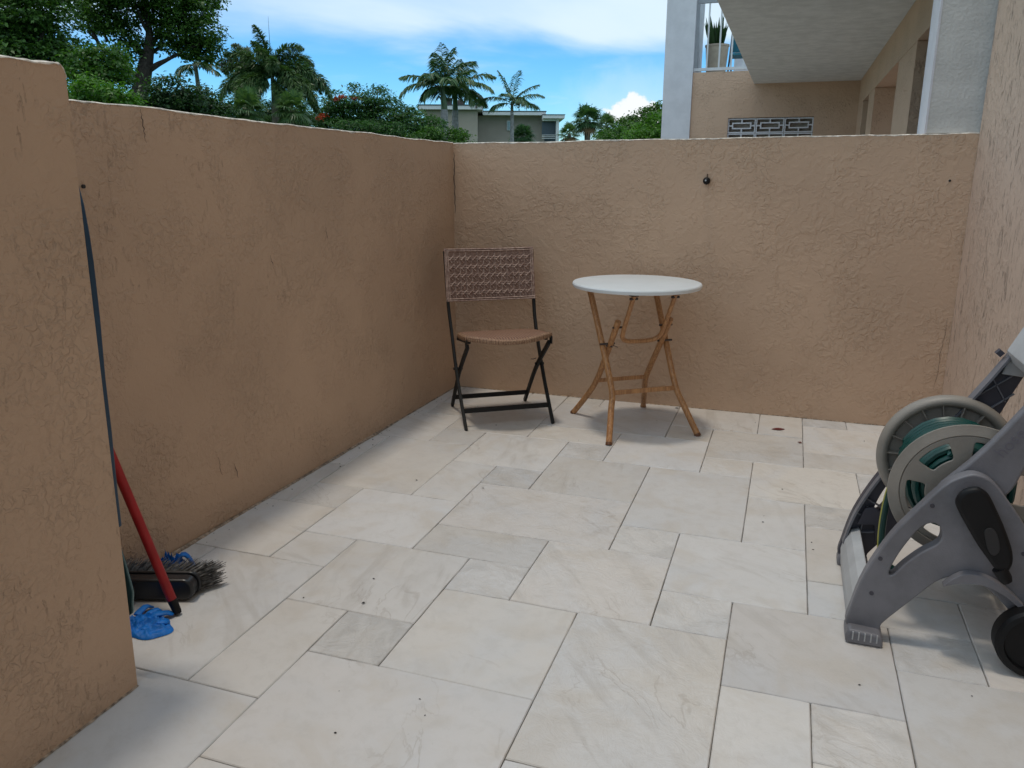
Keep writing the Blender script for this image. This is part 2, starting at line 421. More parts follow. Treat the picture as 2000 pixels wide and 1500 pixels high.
nf = MB(); nf.box((-3.2, YB+0.2, -0.055), (XR+1.0, 12.4, 0.0))
struct(nf.build('neighbour_patio_floor', simple('pale_paving', (0.50, 0.48, 0.45), 0.7, 0.06, 5)))

# ------------------------------------------------------------------ patio walls
def wall_strip(name, p0, p1, z0, z1, thick, mat, label, seg=70, round_end=False, tilt0=0.0):
    """a stucco wall from p0 to p1 (face side), top height z0 -> z1, with an uneven rounded top edge, sunlight painted into its colour"""
    p0, p1 = Vector((*p0, 0)), Vector((*p1, 0)); d = (p1-p0).normalized(); nrm = Vector((d.y, -d.x, 0))  # towards the patio
    r = random.Random(len(label))
    body, lit_edge = MB(), MB()
    prof_b, prof_c = [], []
    wob = [0.0]*(seg+1); a = 0
    for i in range(seg+1):
        a = a*0.8+r.uniform(-0.0016, 0.0016); wob[i] = a
    vb, vc = [], []
    for i in range(seg+1):
        t = i/seg
        if round_end: t = 1-(1-t)**4
        p = p0.lerp(p1, t); zt = z0+(z1-z0)*t+wob[i]
        if round_end:
            e = max(0.0, 1-(1-t)*(p1-p0).length/0.014); zt -= 0.018*(1-math.sqrt(max(0, 1-e*e)))
        zc = zt-0.0022-abs(r.gauss(0, 0.0022))
        back = p-nrm*thick
        tl = nrm*tilt0
        vb += [p+Zv*-0.05, p+Zv*zc+tl, back+Zv*zc, back+Zv*-0.05]
        pr = r.uniform(0.0006, 0.0022)
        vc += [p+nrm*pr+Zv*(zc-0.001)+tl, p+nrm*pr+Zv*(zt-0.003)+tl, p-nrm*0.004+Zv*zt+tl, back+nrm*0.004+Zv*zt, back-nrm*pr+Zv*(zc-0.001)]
    def loft(mb, vs, n):
        fs = []
        for i in range(seg):
            for k_ in range(n):
                fs.append((i*n+k_, i*n+(k_+1) % n, (i+1)*n+(k_+1) % n, (i+1)*n+k_))
        fs.append(tuple(range(n))); fs.append(tuple(seg*n+k_ for k_ in range(n-1, -1, -1)))
        mb.add(vs, fs)
    loft(body, vb, 4); loft(lit_edge, vc, 5)
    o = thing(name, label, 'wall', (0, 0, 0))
    body.build('wall_face', mat, o); lit_edge.build('top_edge', M['sunlit_edge'], o)
    return o
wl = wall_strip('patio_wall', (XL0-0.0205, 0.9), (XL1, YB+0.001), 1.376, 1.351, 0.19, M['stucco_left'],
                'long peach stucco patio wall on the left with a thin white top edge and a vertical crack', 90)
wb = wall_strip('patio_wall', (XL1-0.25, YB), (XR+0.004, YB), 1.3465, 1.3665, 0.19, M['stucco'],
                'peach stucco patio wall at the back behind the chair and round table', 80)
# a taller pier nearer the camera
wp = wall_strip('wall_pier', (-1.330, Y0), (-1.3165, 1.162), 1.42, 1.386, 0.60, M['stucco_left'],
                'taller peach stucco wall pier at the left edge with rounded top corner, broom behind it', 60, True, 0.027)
def strip_crack(parent, pts, wd, nrm):
    mb = MB(); nrm = Vector(nrm)
    P = [Vector(p) for p in pts]; vs = []
    for i, p in enumerate(P):
        d = (P[min(i+1, len(P)-1)]-P[max(i-1, 0)]).normalized(); s = d.cross(nrm).normalized()
        ww = wd*(0.25+0.75*math.sin(math.pi*(i+0.5)/len(P)))*rng.uniform(0.6, 1.2)
        vs += [p-s*ww/2+nrm*0.0016, p+s*ww/2+nrm*0.0016]
    mb.add(vs, [(2*i, 2*i+1, 2*i+3, 2*i+2) for i in range(len(P)-1)])
    return mb.build('crack', M['crack'], parent)
def zig(p, q, n, j, axis):
    p, q = Vector(p), Vector(q)
    return [p.lerp(q, i/n)+Vector(axis)*rng.uniform(-j, j) for i in range(n+1)]
xf = xleft(1.806)
strip_crack(wl, zig((xf, 1.806, 1.362), (xf, 1.815, 1.27), 12, 0.005, (0, 1, 0)), 0.0036, (1, 0, 0))
strip_crack(wb, zig((XL1+0.006, YB, 1.30), (XL1+0.008, YB, 0.98), 18, 0.004, (1, 0, 0)), 0.0055, (0, -1, 0))
strip_crack(wb, zig((0.79, YB, 0.55), (0.775, YB, 0.20), 12, 0.004, (1, 0, 0)), 0.0016, (0, -1, 0))
xf = xleft(1.95)
for (yy, zz, dz) in ((1.98, 0.25, 0.07), (2.06, 0.20, 0.06), (2.72, 0.98, 0.05), (2.35, 0.9, 0.05)):
    xf = xleft(yy)
    strip_crack(wl, zig((xf, yy, zz), (xf, yy+0.012, zz-dz), 7, 0.004, (0, 1, 0)), 0.0028, (1, 0, 0))

# ------------------------------------------------------------------ apartment building on the right
M['wall_building'] = stucco('peach_building_stucco', (0.56, 0.375, 0.265), amt=1.3, rough_scale=0.7)
ab = thing('apartment_building', 'peach stucco apartment building along the right with balcony, white pillar and recessed doors', 'building', (0, 0, 0))
def part(name, mat, parent, *boxes, **kw):
    mb = MB()
    for a, b in boxes: mb.box(a, b)
    return mb.build(name, mat, parent, **kw)
part('side_wall', M['stucco_pit'], ab, ((XR, Y0, -0.05), (XR+0.30, 3.99, 5.6)))
part('dividing_fin', M['fin'], ab, ((0.606, 4.03, 1.3685), (1.1, 4.27, 5.6)))
part('fin_edge', M['white_stucco'], ab, ((0.5975, 4.028, 1.3682), (0.6065, 4.273, 5.6)))  # skylight on the fin's side face put into a paler colour
part('fin_base', M['wall_building'], ab, ((0.66, 4.19, -0.05), (1.1, 4.268, 1.368)))
# facade of the neighbouring flat
YF = 12.45
seg_y = [(4.21, 4.45), (6.62, 7.73), (9.9, 10.66), (11.54, YF)]
for a, b in seg_y:
    part('facade_pier', M['wall_building'], ab, ((XR, a, -0.05), (XR+0.30, b, 2.12)))
part('lintel', M['wall_building'], ab, ((XR-0.002, 4.205, 2.123), (XR+0.302, YF, 2.4585)))
part('recess_wall', M['wall_building'], ab, ((XR+0.62, 7.5, -0.05), (XR+0.80, 10.0, 2.45)))
part('recess_side', M['wall_building'], ab, ((XR+0.303, 9.88, -0.05), (XR+0.62, 10.0, 2.45)))
part('recess_side', M['wall_building'], ab, ((XR+0.303, 7.6, -0.05), (XR+0.62, 7.70, 2.45)))
d1 = part('sliding_door', M['dark_glass'], ab, ((XR+0.16, 4.45, 0.0), (XR+0.20, 6.62, 2.12)))
part('door_frame', M['dark'], d1, ((XR+0.13, 6.56, 0.0), (XR+0.158, 6.618, 2.118)), ((XR+0.13, 5.5, 0.0), (XR+0.158, 5.56, 2.118)), ((XR+0.13, 5.565, 2.07), (XR+0.158, 6.555, 2.118)))
d2 = part('entry_door', M['dark'], ab, ((XR+0.22, 10.66, 0.0), (XR+0.26, 11.54, 2.12)))
# balcony slab overhead, the far return wall, the white pillar
part('balcony_slab', M['soffit'], ab, ((-0.60, 4.22, 2.46), (XR+0.30, YF-0.001, 2.66)))
OPX0, OPX1, OPZ = -0.93, 0.25, 2.0
part('return_wall', M['wall_building'], ab, ((-1.47, YF, -0.05), (OPX0, YF+0.2, 2.64)), ((OPX1, YF, -0.05), (XR+0.3, YF+0.2, 2.64)), ((OPX0, YF, OPZ), (OPX1, YF+0.2, 2.64)), ((OPX0, YF, -0.05), (OPX1, YF+0.2, 1.17)))
part('walkway_slab', M['soffit'], ab, ((-1.47, YF+0.2, 2.46), (2.2, YF+3.6, 2.64)))
part('white_pillar', M['white_stucco'], ab, ((-1.89, YF-0.03, -0.05), (-1.472, YF+1.05, 6.4)))
part('upper_wall', M['white_stucco'], ab, ((-1.10, YF+2.6, 2.641), (-0.86, YF+2.75, 5.4)), ((-0.2, YF+2.6, 2.641), (2.2, YF+2.75, 5.4)))
part('upper_roof', M['soffit'], ab, ((-1.47, YF+0.6, 5.4), (2.2, YF+3.6, 5.6)))
# pierced screen blocks
bl = MB()
bw, bh, t_ = (OPX1-OPX0)/3-0.006, 0.2025, 0.05
def fr(mb, x0, x1, z0, z1, w_):
    mb.box((x0, -t_, z0), (x1, t_, z0+w_)); mb.box((x0, -t_, z1-w_), (x1, t_, z1))
    mb.box((x0, -t_, z0+w_), (x0+w_, t_, z1-w_)); mb.box((x1-w_, -t_, z0+w_), (x1, t_, z1-w_))
fr(bl, -bw/2, bw/2, -bh/2, bh/2, 0.016)
fr(bl, -bw/2+0.058, bw/2-0.058, -bh/2+0.056, bh/2-0.056, 0.017)
bl.box((-0.010, -t_+0.002, bh/2-0.056), (0.010, t_-0.002, bh/2-0.016)); bl.box((-0.010, -t_+0.002, -bh/2+0.016), (0.010, t_-0.002, -bh/2+0.056))
bl.box((-bw/2+0.016, -t_+0.002, -0.009), (-bw/2+0.058, t_-0.002, 0.009)); bl.box((bw/2-0.058, -t_+0.002, -0.009), (bw/2-0.016, t_-0.002, 0.009))
b0 = bl.build('breeze_block', M['white_stucco'], ab)
for i in range(3):
    for j in range(4):
        o = b0 if i == 0 and j == 0 else b0.copy()
        if o is not b0: COL.objects.link(o)
        o.location = (OPX0+(i+0.5)*(OPX1-OPX0)/3, YF+0.07, OPZ-0.006-(j+0.5)*0.2075)
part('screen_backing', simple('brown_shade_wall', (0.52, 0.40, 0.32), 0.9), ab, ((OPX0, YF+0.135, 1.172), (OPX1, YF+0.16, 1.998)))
# balcony railing
M['rail'] = simple('white_rail_paint', (0.62, 0.62, 0.63), 0.5, 0.03)
M['rail_grey'] = simple('grey_rail_paint', (0.30, 0.31, 0.33), 0.5, 0.03)
yr = YF+0.06
rl = thing('balcony_railing', 'white metal balcony railing with vertical bars above the breeze block wall', 'railing', (-0.6, yr, 2.66))
def rel(mb, p, q, w_, h_=None): mb.bar(Vector(p)-Vector((-0.6, yr, 2.66)), Vector(q)-Vector((-0.6, yr, 2.66)), w_, h_ or w_)
mb = MB(); rel(mb, (-1.468, yr, 2.685), (0.8, yr, 2.685), 0.04); mb.build('bottom_rail', M['rail'], rl)
mb = MB(); rel(mb, (-1.468, yr, 3.60), (0.8, yr, 3.60), 0.05); mb.build('top_rail', M['rail_grey'], rl)
mb = MB(); rel(mb, (-1.45, yr, 2.706), (-1.45, yr, 3.574), 0.045); mb.build('post', M['rail_grey'], rl)
for i in range(12):
    x = -1.29+i*0.172
    mb = MB(); rel(mb, (x, yr, 2.706), (x, yr, 3.574), 0.022); mb.build('bar', M['rail'], rl)

# potted plant on the balcony
M['pot'] = simple('cream_plastic_pot', (0.42, 0.35, 0.27), 0.5, 0.05)
pp = Vector((-1.19, YF+0.42, 2.641))
pt = thing('potted_plant', 'cream plant pot with dark snake plant behind the balcony bars', 'potted plant', pp)
mb = MB(); mb.lathe([(0.0, 0.0), (0.135, 0.0), (0.14, 0.02), (0.168, 0.39), (0.178, 0.395), (0.178, 0.42), (0.160, 0.42), (0.150, 0.38), (0.0, 0.37)], n=32); mb.build('pot', M['pot'], pt, True)
for i in range(28):
    a = rng.uniform(0, 6.28); r0 = rng.uniform(0, 0.09); h = rng.uniform(0.28, 0.48); lean = rng.uniform(0.02, 0.14)
    p0 = Vector((r0*math.cos(a), r0*math.sin(a), 0.365)); p1 = p0+Vector((lean*math.cos(a), lean*math.sin(a), h)); s = Vector((-math.sin(a+0.6), math.cos(a+0.6), 0))
    mb = MB(); mid = p0.lerp(p1, 0.55)+Vector((0, 0, 0.01)); ns = s.cross(Zv)*0.006
    mb.add([p0-s*0.018, p0+s*0.018, mid+s*0.030, p1, mid-s*0.030, mid+ns], [(0, 1, 5), (1, 2, 5), (2, 3, 5), (3, 4, 5), (4, 0, 5)])
    mb.build('leaf', M['leaf_deep'], pt)
# small folding chair behind the railing
M['teal'] = simple('teal_fabric', (0.02, 0.16, 0.22), 0.7, 0.1)
M['teal_frame'] = simple('dark_navy_metal', (0.015, 0.02, 0.035), 0.4, 0.05)
bc = thing('balcony_chair', 'small dark teal folding chair beside the plant pot on the balcony', 'chair', (-0.80, YF+0.62, 2.641))
part('seat', M['teal'], bc, ((-0.2, -0.2, 0.27), (0.2, 0.2, 0.30)))
part('backrest', M['teal'], bc, ((-0.2, 0.19, 0.36), (0.2, 0.22, 0.62)))
for sx in (-1, 1):
    mb = MB(); mb.bar((sx*0.215, -0.2, 0), (sx*0.215, 0.205, 0.64), 0.022, 0.022); mb.build('leg', M['teal_frame'], bc)
    mb = MB(); mb.bar((sx*0.19, 0.2, 0), (sx*0.19, -0.19, 0.262), 0.022, 0.022); mb.build('leg', M['teal_frame'], bc)

# ------------------------------------------------------------------ far building
M['far_wall'] = simple('tan_block_wall', (0.40, 0.345, 0.285), 0.85, 0.04, 0.6, 0.01, 3)
M['far_wall2'] = simple('greybeige_block_wall', (0.33, 0.29, 0.25), 0.85, 0.04, 0.6, 0.01, 3)
M['fascia'] = simple('white_fascia', (0.72, 0.72, 0.72), 0.6, 0.03)
M['roof_edge'] = simple('dark_roof_edge', (0.06, 0.065, 0.07), 0.7)
M['vent_brown'] = simple('brown_roof_vent', (0.07, 0.055, 0.048), 0.7)
M['screen'] = simple('blue_grey_screen', (0.060, 0.085, 0.105), 0.5)
D = 56.0
base = at(960, 260, D); base.z = 0
fdir = (base-Vector(CAM)); fdir.z = 0; fdir.normalize()
rz_b = math.atan2(fdir.y, fdir.x)-math.pi/2
fb = thing('apartment_block', 'distant flat roofed tan apartment block with white fascia behind the palms', 'building', base, rz_b)
pxm = D/F_PX*1.005
def bx(px): return (px-960)*pxm
def bz(py): return CAM[2]+(343.5-py)*pxm*0.985
def fpart(name, mat, px0, px1, py0, py1, d0, d1, parent=None):
    return part(name, mat, parent or fb, ((bx(px0), d0, py1 if py1 < 10 else bz(py1)), (bx(px1), d1, bz(py0))))
fpart('wall', M['far_wall'], 838, 934, 226, -0.05, 0.0, 9.0)
fpart('wall', M['far_wall2'], 934.3, 1062, 231, -0.05, 2.2, 9.0)
fpart('corner_column', M['fascia'], 875, 879, 226, -0.05, -0.06, 0.5)
fpart('corner_column', M['fascia'], 894, 898, 226, -0.05, -0.06, 0.5)
f1 = fpart('roof_fascia', M['fascia'], 826, 943, 218.5, 225, -0.5, 9.5)
fpart('roof_edge', M['roof_edge'], 825, 944, 216.6, 218, -0.55, 9.6, f1)
f2 = fpart('roof_fascia', M['fascia'], 943.5, 1063, 225, 231, 1.3, 9.5)
fpart('roof_edge', M['roof_edge'], 943.5, 1064, 223.4, 224.7, 1.25, 9.6, f2)
f3 = fpart('roof_fascia', M['fascia'], 1056, 1097, 232, 238, 0.6, 9.0)
fpart('roof_edge', M['roof_edge'], 1055.5, 1098, 230.8, 231.8, 0.55, 9.1, f3)
fpart('porch_column', M['fascia'], 1082, 1087.5, 238.5, -0.05, 1.0, 1.5)
fpart('porch_beam', M['fascia'], 1056, 1081.8, 238.5, 242, 1.0, 1.4)
fpart('screen_panel', M['screen'], 1056, 1081.8, 242.3, 268, 1.5, 1.6)
fpart('porch_wall', M['screen'], 1055, 1088, 239, -0.05, 3.5, 4.0)
for py in (267.3, 270.3, 273.3):
    part('porch_rail', M['fascia'], fb, ((bx(1055.5), 1.1, bz(py+0.9)), (bx(1081.5), 1.16, bz(py))))
wf = fpart('window', M['fascia'], 989.5, 998, 240, 258, 2.08, 2.3)
fpart('pane', simple('pale_window_glass', (0.28, 0.38, 0.42), 0.15), 990.5, 997, 241.5, 257, 2.05, 2.078, wf)
v = fpart('roof_vent', M['vent_brown'], 873, 884, 200, 216, 2.0, 3.2)
part('vent_hood', M['vent_brown'], v, ((bx(870), 1.8, bz(201.8)), (bx(884.5), 3.4, bz(199.4))))
v2 = MB(); v2.lathe([(0.0, 0.0), (0.22, 0.0), (0.30, 0.25), (0.26, 0.5), (0.10, 0.62), (0.0, 0.63)], c=(bx(900.5), 2.4, bz(217.5)), n=16); v2.build('roof_turbine', M['vent_brown'], fb, True)
part('security_light', M['vent_brown'], fb, ((bx(931), -0.72, bz(223)), (bx(934), -0.51, bz(219.5))))

# ------------------------------------------------------------------ trees
def leaf_mesh(name, P, Nn, size, aspect, mat, parent, rs, curl=0.15):
    """P: centres, Nn: normals; one kite-shaped leaf per point"""
    n = len(P)
    a = rs.normal(size=(n, 3)); a -= Nn*(a*Nn).sum(1)[:, None]; a /= np.linalg.norm(a, axis=1)[:, None]+1e-9
    b = np.cross(Nn, a)
    s = (size*rs.uniform(0.6, 1.35, n))[:, None]
    v0 = P-a*s*0.5; v1 = P+b*s*aspect*0.5+Nn*s*curl*0.5; v2 = P+a*s*0.5-Nn*s*curl; v3 = P-b*s*aspect*0.5+Nn*s*curl*0.5
    V = np.stack([v0, v1, v2, v3], 1).reshape(-1, 3)
    return raw_mesh(name, V, 4, mat, parent)
def raw_mesh(name, V, k_, mat, parent):
    me = bpy.data.meshes.new(name); n = len(V)//k_
    me.vertices.add(len(V)); me.vertices.foreach_set('co', np.ascontiguousarray(V, dtype=np.float32).ravel())
    me.loops.add(len(V)); me.loops.foreach_set('vertex_index', np.arange(len(V), dtype=np.int32))
    me.polygons.add(n); me.polygons.foreach_set('loop_start', np.arange(0, len(V), k_, dtype=np.int32))
    me.update(calc_edges=True); me.validate()
    return link(name, me, mat, parent)
def clump_points(cl_, per_m2, rs, origin, sub=0.42, flat=0.75):
    """foliage as many small tufts over the shells of ellipsoids; cl_: (centre, rx, rz)"""
    PP, NN = [], []
    for (c, rx, rzv) in cl_:
        area = 4*math.pi*((rx*rx*2+rx*rzv)/3)
        nt_ = max(6, int(area/(sub*sub)*1.25))
        d = rs.normal(size=(nt_, 3)); d /= np.linalg.norm(d, axis=1)[:, None]
        rad = rs.uniform(0.45, 1.02, nt_)**0.6
        tc_ = np.array(c)+d*rad[:, None]*np.array([rx, rx, rzv])
        for q, dd in zip(tc_, d):
            m_ = int(per_m2*sub*sub*rs.uniform(0.5, 1.6))
            if m_ < 1: continue
            e = rs.normal(size=(m_, 3))*np.array([sub*0.55, sub*0.55, sub*0.33*flat])*rs.uniform(0.7, 1.2)
            PP.append(q+e)
            nn = np.array([0, 0, 1.0])*0.9+dd*0.5+rs.normal(size=(m_, 3))*0.5
            NN.append(nn/np.linalg.norm(nn, axis=1)[:, None])
    return np.concatenate(PP)-np.array(origin), np.concatenate(NN)
def clumps_px(specs, D_, depth=0.6):
    """(px, py, rx_px, rz_px[, extra depth]) -> ellipsoids at distance D_"""
    out = []
    for s in specs:
        dz = s[4] if len(s) > 4 else rng.uniform(-depth, depth)
        p = at(s[0], s[1], D_+dz); kx = (D_+dz)/F_PX
        out.append(((p.x, p.y, p.z), s[2]*kx*0.90, s[3]*kx*0.90))
    return out
def limb(mb, p, q, r0, r1, bend=0.25, n=7):
    p, q = Vector(p), Vector(q); d = q-p
    mids = [p+d*t+Vector((rng.uniform(-1, 1), rng.uniform(-1, 1), rng.uniform(-0.3, 0.8)))*d.length*bend*0.16*math.sin(math.pi*t) for t in [i/4 for i in range(5)]]
    pts = spline(mids, 3); k_ = len(pts)
    mb.tube(pts, [r0+(r1-r0)*i/(k_-1) for i in range(k_)], n)
def tree(name, label, base_px, D_, trunk, limbs, specs, mat, per_m2, size, aspect=0.5, seed=1, bark='bark', sub=0.42, group=None, extra=None, cat='tree', flat=0.75, depth=0.6):
    rs = np.random.default_rng(seed)
    b = at(base_px, 343, D_); b.z = -0.06
    o = thing(name, label, cat, b, 0, group)
    mb = MB()
    def pt(px, py, d=0.0): p = at(px, py, D_+d); return p-b
    if trunk:
        pts = [pt(x, y) for x, y, r in trunk]; pts[0].z = 0
        sp = spline(pts, 4); rr = np.interp(np.linspace(0, len(trunk)-1, len(sp)), range(len(trunk)), [r for _, _, r in trunk])
        mb.tube(sp, list(rr), 12)
    for (x0, y0, x1, y1, r0, r1, d) in limbs: limb(mb, pt(x0, y0), pt(x1, y1, d), r0, r1)
    if mb.v: mb.build('trunk', M[bark], o, True)
    if cat == 'shrub':                      # leafy down to the ground
        gy = 343+1.2*F_PX/D_; xs = [q[0] for q in specs]; wd = (max(xs)-min(xs))/2+18; y_ = max(q[1] for q in specs)+18
        while y_ < gy:
            specs = specs+[(sum(xs)/len(xs)-wd*0.45, y_, wd*0.6, 24), (sum(xs)/len(xs)+wd*0.45, y_, wd*0.6, 24)]; y_ += 30
    P, Nn = clump_points(clumps_px(specs, D_, depth), per_m2, rs, b, sub, flat)
    leaf_mesh('crown', P, Nn, size, aspect, M[mat], o, rs)
    if extra:
        for (nm, sp_, mt_, pm, sz) in extra:
            P, Nn = clump_points(clumps_px(sp_, D_-0.8, 0.2), pm, rs, b, 0.2)
            leaf_mesh(nm, P, Nn, sz, 0.7, M[mt_], o, rs)['kind'] = 'stuff'
    return o
# the large spreading tree at the left
tree('broadleaf_tree', 'large spreading dark green tree with a forked dark trunk above the left wall', 275, 36,
     [(272, 400, 0.36), (272, 205, 0.33), (278, 165, 0.30), (284, 128, 0.27), (290, 100, 0.20), (292, 66, 0.14), (288, 40, 0.10), (280, 0, 0.07)],
     [(284, 140, 335, 112, 0.14, 0.06, -0.5), (335, 112, 390, 85, 0.07, 0.03, -0.8), (286, 120, 240, 60, 0.13, 0.05, 0.8), (240, 60, 205, 20, 0.06, 0.03, 1),
      (290, 95, 330, 40, 0.12, 0.04, 0.5), (292, 66, 262, 10, 0.09, 0.03, -0.6), (280, 160, 215, 105, 0.12, 0.05, -0.5), (215, 105, 170, 60, 0.06, 0.03, -0.6), (288, 110, 350, 70, 0.09, 0.03, 1.2), (210, 80, 190, 40, .06, .03, .4), (195, 95, 160, 10, .07, .03, .8)],
     [(372, 22, 48, 32), (330, -8, 60, 30), (398, 62, 34, 26), (404, 104, 28, 18), (352, 62, 42, 26), (374, 98, 36, 18), (398, 84, 34, 20), (318, 88, 26, 16), (300, 26, 30, 22), (252, 30, 34, 20), (206, 38, 40, 20), (170, 26, 30, 16), (232, 60, 24, 14),
      (188, 58, 22, 10), (148, 44, 16, 12), (258, 72, 24, 18), (245, 100, 30, 22), (250, -12, 60, 22), (175, -8, 60, 18), (300, -30, 90, 20), (395, -12, 44, 24), (256, 132, 20, 24), (262, 166, 16, 22), (346, 40, 30, 20), (322, 58, 20, 12)],
     'leaf_dark', 120, 0.155, 0.5, 3, sub=0.36)
tree('broadleaf_tree', 'dense dark green tree at the far left edge above the wall pier', 40, 31,
     [(40, 400, 0.30), (44, 200, 0.28), (50, 110, 0.22), (56, 30, 0.14)], [(50, 110, 100, 50, 0.1, 0.03, -0.4), (50, 130, 0, 50, 0.1, 0.03, 0.4)],
     [(20, 30, 60, 40), (70, 20, 44, 34), (96, 68, 32, 30), (40, 84, 60, 34), (14, 62, 34, 30), (112, 110, 34, 26), (64, 118, 60, 24), (140, 92, 22, 16), (-30, 60, 60, 60), (120, 8, 18, 20), (62, -20, 80, 20), (20, 108, 50, 16)],
     'leaf_dark', 150, 0.15, 0.5, 5, sub=0.38)
tree('broadleaf_tree', 'mid green layered tree between the wall pier and the large trunk', 185, 29,
     [(188, 400, 0.14), (188, 210, 0.12), (190, 150, 0.09)], [(190, 160, 160, 115, 0.06, 0.02, 0), (190, 160, 215, 110, 0.06, 0.02, 0.2)],
     [(205, 108, 34, 20), (162, 118, 36, 20), (228, 128, 22, 18), (190, 140, 44, 18), (150, 150, 24, 16), (225, 152, 24, 14)],
     'leaf_mid', 190, 0.14, 0.5, 6, sub=0.34)
tree('shrub', 'bright green leafy shrub rising over the wall beside the pier', 192, 25,
     [(190, 400, 0.06), (190, 215, 0.05), (192, 185, 0.03)], [(190, 215, 160, 180, 0.03, 0.01, 0), (190, 215, 230, 185, 0.03, 0.01, 0)],
     [(192, 174, 44, 22), (156, 184, 28, 22), (232, 188, 26, 20), (196, 200, 60, 22), (252, 202, 18, 16)],
     'leaf_bright', 260, 0.115, 0.5, 7, sub=0.28, cat='shrub')
tree('shrub', 'dark green rounded shrub under the drooping palm, right of the large trunk', 345, 27,
     [(345, 400, 0.07), (345, 230, 0.05), (345, 180, 0.03)], [(345, 220, 310, 190, 0.03, 0.01, 0), (345, 220, 390, 195, 0.03, 0.01, 0)],
     [(335, 178, 38, 28), (372, 192, 34, 26), (305, 192, 26, 24), (404, 190, 20, 22), (350, 214, 90, 26), (425, 216, 30, 16), (290, 214, 30, 16)],
     'leaf_deep', 250, 0.12, 0.5, 8, sub=0.30, cat='shrub')
tree('shrub', 'wispy grey green shrub at the foot of the thick plumed palm', 452, 31,
     [(452, 400, 0.05), (452, 235, 0.04), (450, 200, 0.02)], [(452, 235, 436, 196, 0.02, 0.008, 0), (452, 235, 462, 196, 0.02, 0.008, 0)],
     [(446, 202, 16, 18), (462, 218, 26, 14), (432, 218, 20, 12)], 'leaf_deep', 130, 0.12, 0.35, 9, sub=0.26, cat='shrub')
tree('shrub', 'dense dark shrub filling the gap behind the base of the thick plumed palm', 530, 37,
     [(530, 420, 0.06), (530, 260, 0.05), (530, 225, 0.03)], [(530, 250, 510, 215, 0.03, 0.01, 0), (530, 250, 560, 215, 0.03, 0.01, 0)],
     [(515, 218, 22, 24), (552, 216, 24, 22), (535, 236, 50, 20), (590, 234, 26, 14)], 'leaf_deep', 200, 0.13, 0.4, 16, sub=0.3, cat='shrub')
# flame tree with red flowers
tree('flame_tree', 'wide feathery green tree dotted with red flowers left of the twin palms', 715, 41,
     [(715, 420, 0.25), (715, 290, 0.22), (712, 250, 0.18)], [(712, 255, 650, 205, 0.1, 0.03, 0), (712, 255, 735, 195, 0.1, 0.03, 0.4), (712, 255, 800, 230, 0.1, 0.03, -0.3), (690, 215, 692, 172, 0.03, 0.012, 0), (735, 195, 742, 172, 0.03, 0.012, 0), (655, 205, 655, 182, 0.03, 0.012, 0)],
     [(735, 190, 30, 18), (700, 198, 30, 16), (760, 206, 26, 20), (660, 206, 30, 16), (640, 200, 10, 10), (690, 222, 60, 22), (650, 228, 40, 20), (745, 230, 50, 24), (790, 222, 24, 16), (805, 240, 40, 22), (700, 252, 90, 24), (620, 228, 24, 16), (612, 245, 34, 16), (770, 258, 80, 20), (850, 252, 22, 22), (842, 236, 16, 12),
      (692, 168, 9, 5), (743, 171, 7, 6), (655, 181, 8, 5), (690, 176, 6, 6), (806, 215, 8, 6), (820, 220, 7, 5), (590, 222, 14, 10)],
     'leaf_feather', 150, 0.15, 0.34, 10, sub=0.34, flat=0.5,
     extra=[('flowers', [(655, 193, 4, 2.2), (694, 194, 5, 2.4), (630, 226, 4, 2), (622, 230, 3, 1.5), (668, 189, 3, 1.5)], 'flower', 300, 0.10)])
tree('shrub', 'yellow green hedge shrub behind the twin palm trunks', 850, 39,
     [(850, 420, 0.06), (850, 300, 0.05), (850, 262, 0.03)], [(850, 290, 825, 262, 0.03, 0.01, 0), (850, 290, 895, 258, 0.03, 0.01, 0)],
     [(842, 262, 26, 14), (892, 266, 18, 16), (815, 270, 26, 10), (906, 262, 8, 8), (878, 262, 14, 14)], 'leaf_mid', 190, 0.13, 0.5, 12, sub=0.3, cat='shrub')
# bushes on the right
tree('broadleaf_tree', 'dark rounded treetop beside the white pillar under the cumulus cloud', 1275, 40,
     [(1280, 420, 0.16), (1280, 280, 0.14), (1280, 240, 0.1)], [(1280, 250, 1250, 225, 0.06, 0.02, 0), (1280, 250, 1310, 220, 0.06, 0.02, 0)],
     [(1285, 216, 18, 16), (1268, 224, 20, 14), (1310, 214, 20, 18), (1245, 238, 24, 12), (1222, 240, 14, 8), (1290, 240, 40, 22), (1240, 256, 44, 16)], 'leaf_dark', 190, 0.14, 0.6, 13, sub=0.34)
tree('shrub', 'bright lime green shrub against the white pillar', 1272, 27,
     [(1272, 420, 0.06), (1272, 300, 0.05), (1272, 258, 0.03)], [(1272, 285, 1245, 258, 0.03, 0.01, 0), (1272, 285, 1300, 250, 0.03, 0.01, 0)],
     [(1282, 240, 22, 20), (1258, 256, 24, 14), (1300, 246, 22, 26), (1236, 264, 18, 9), (1276, 264, 34, 14)], 'leaf_bright', 300, 0.10, 0.5, 14, sub=0.26, cat='shrub')
tree('shrub', 'low olive shrub between the fan palm and the lime green shrub', 1205, 34,
     [(1205, 420, 0.05), (1205, 300, 0.04), (1205, 266, 0.03)], [(1205, 290, 1185, 262, 0.02, 0.01, 0), (1205, 290, 1222, 262, 0.02, 0.01, 0)],
     [(1205, 258, 18, 12), (1228, 266, 16, 10), (1182, 266, 20, 8)], 'leaf_mid', 200, 0.13, 0.4, 15, sub=0.28, cat='shrub')

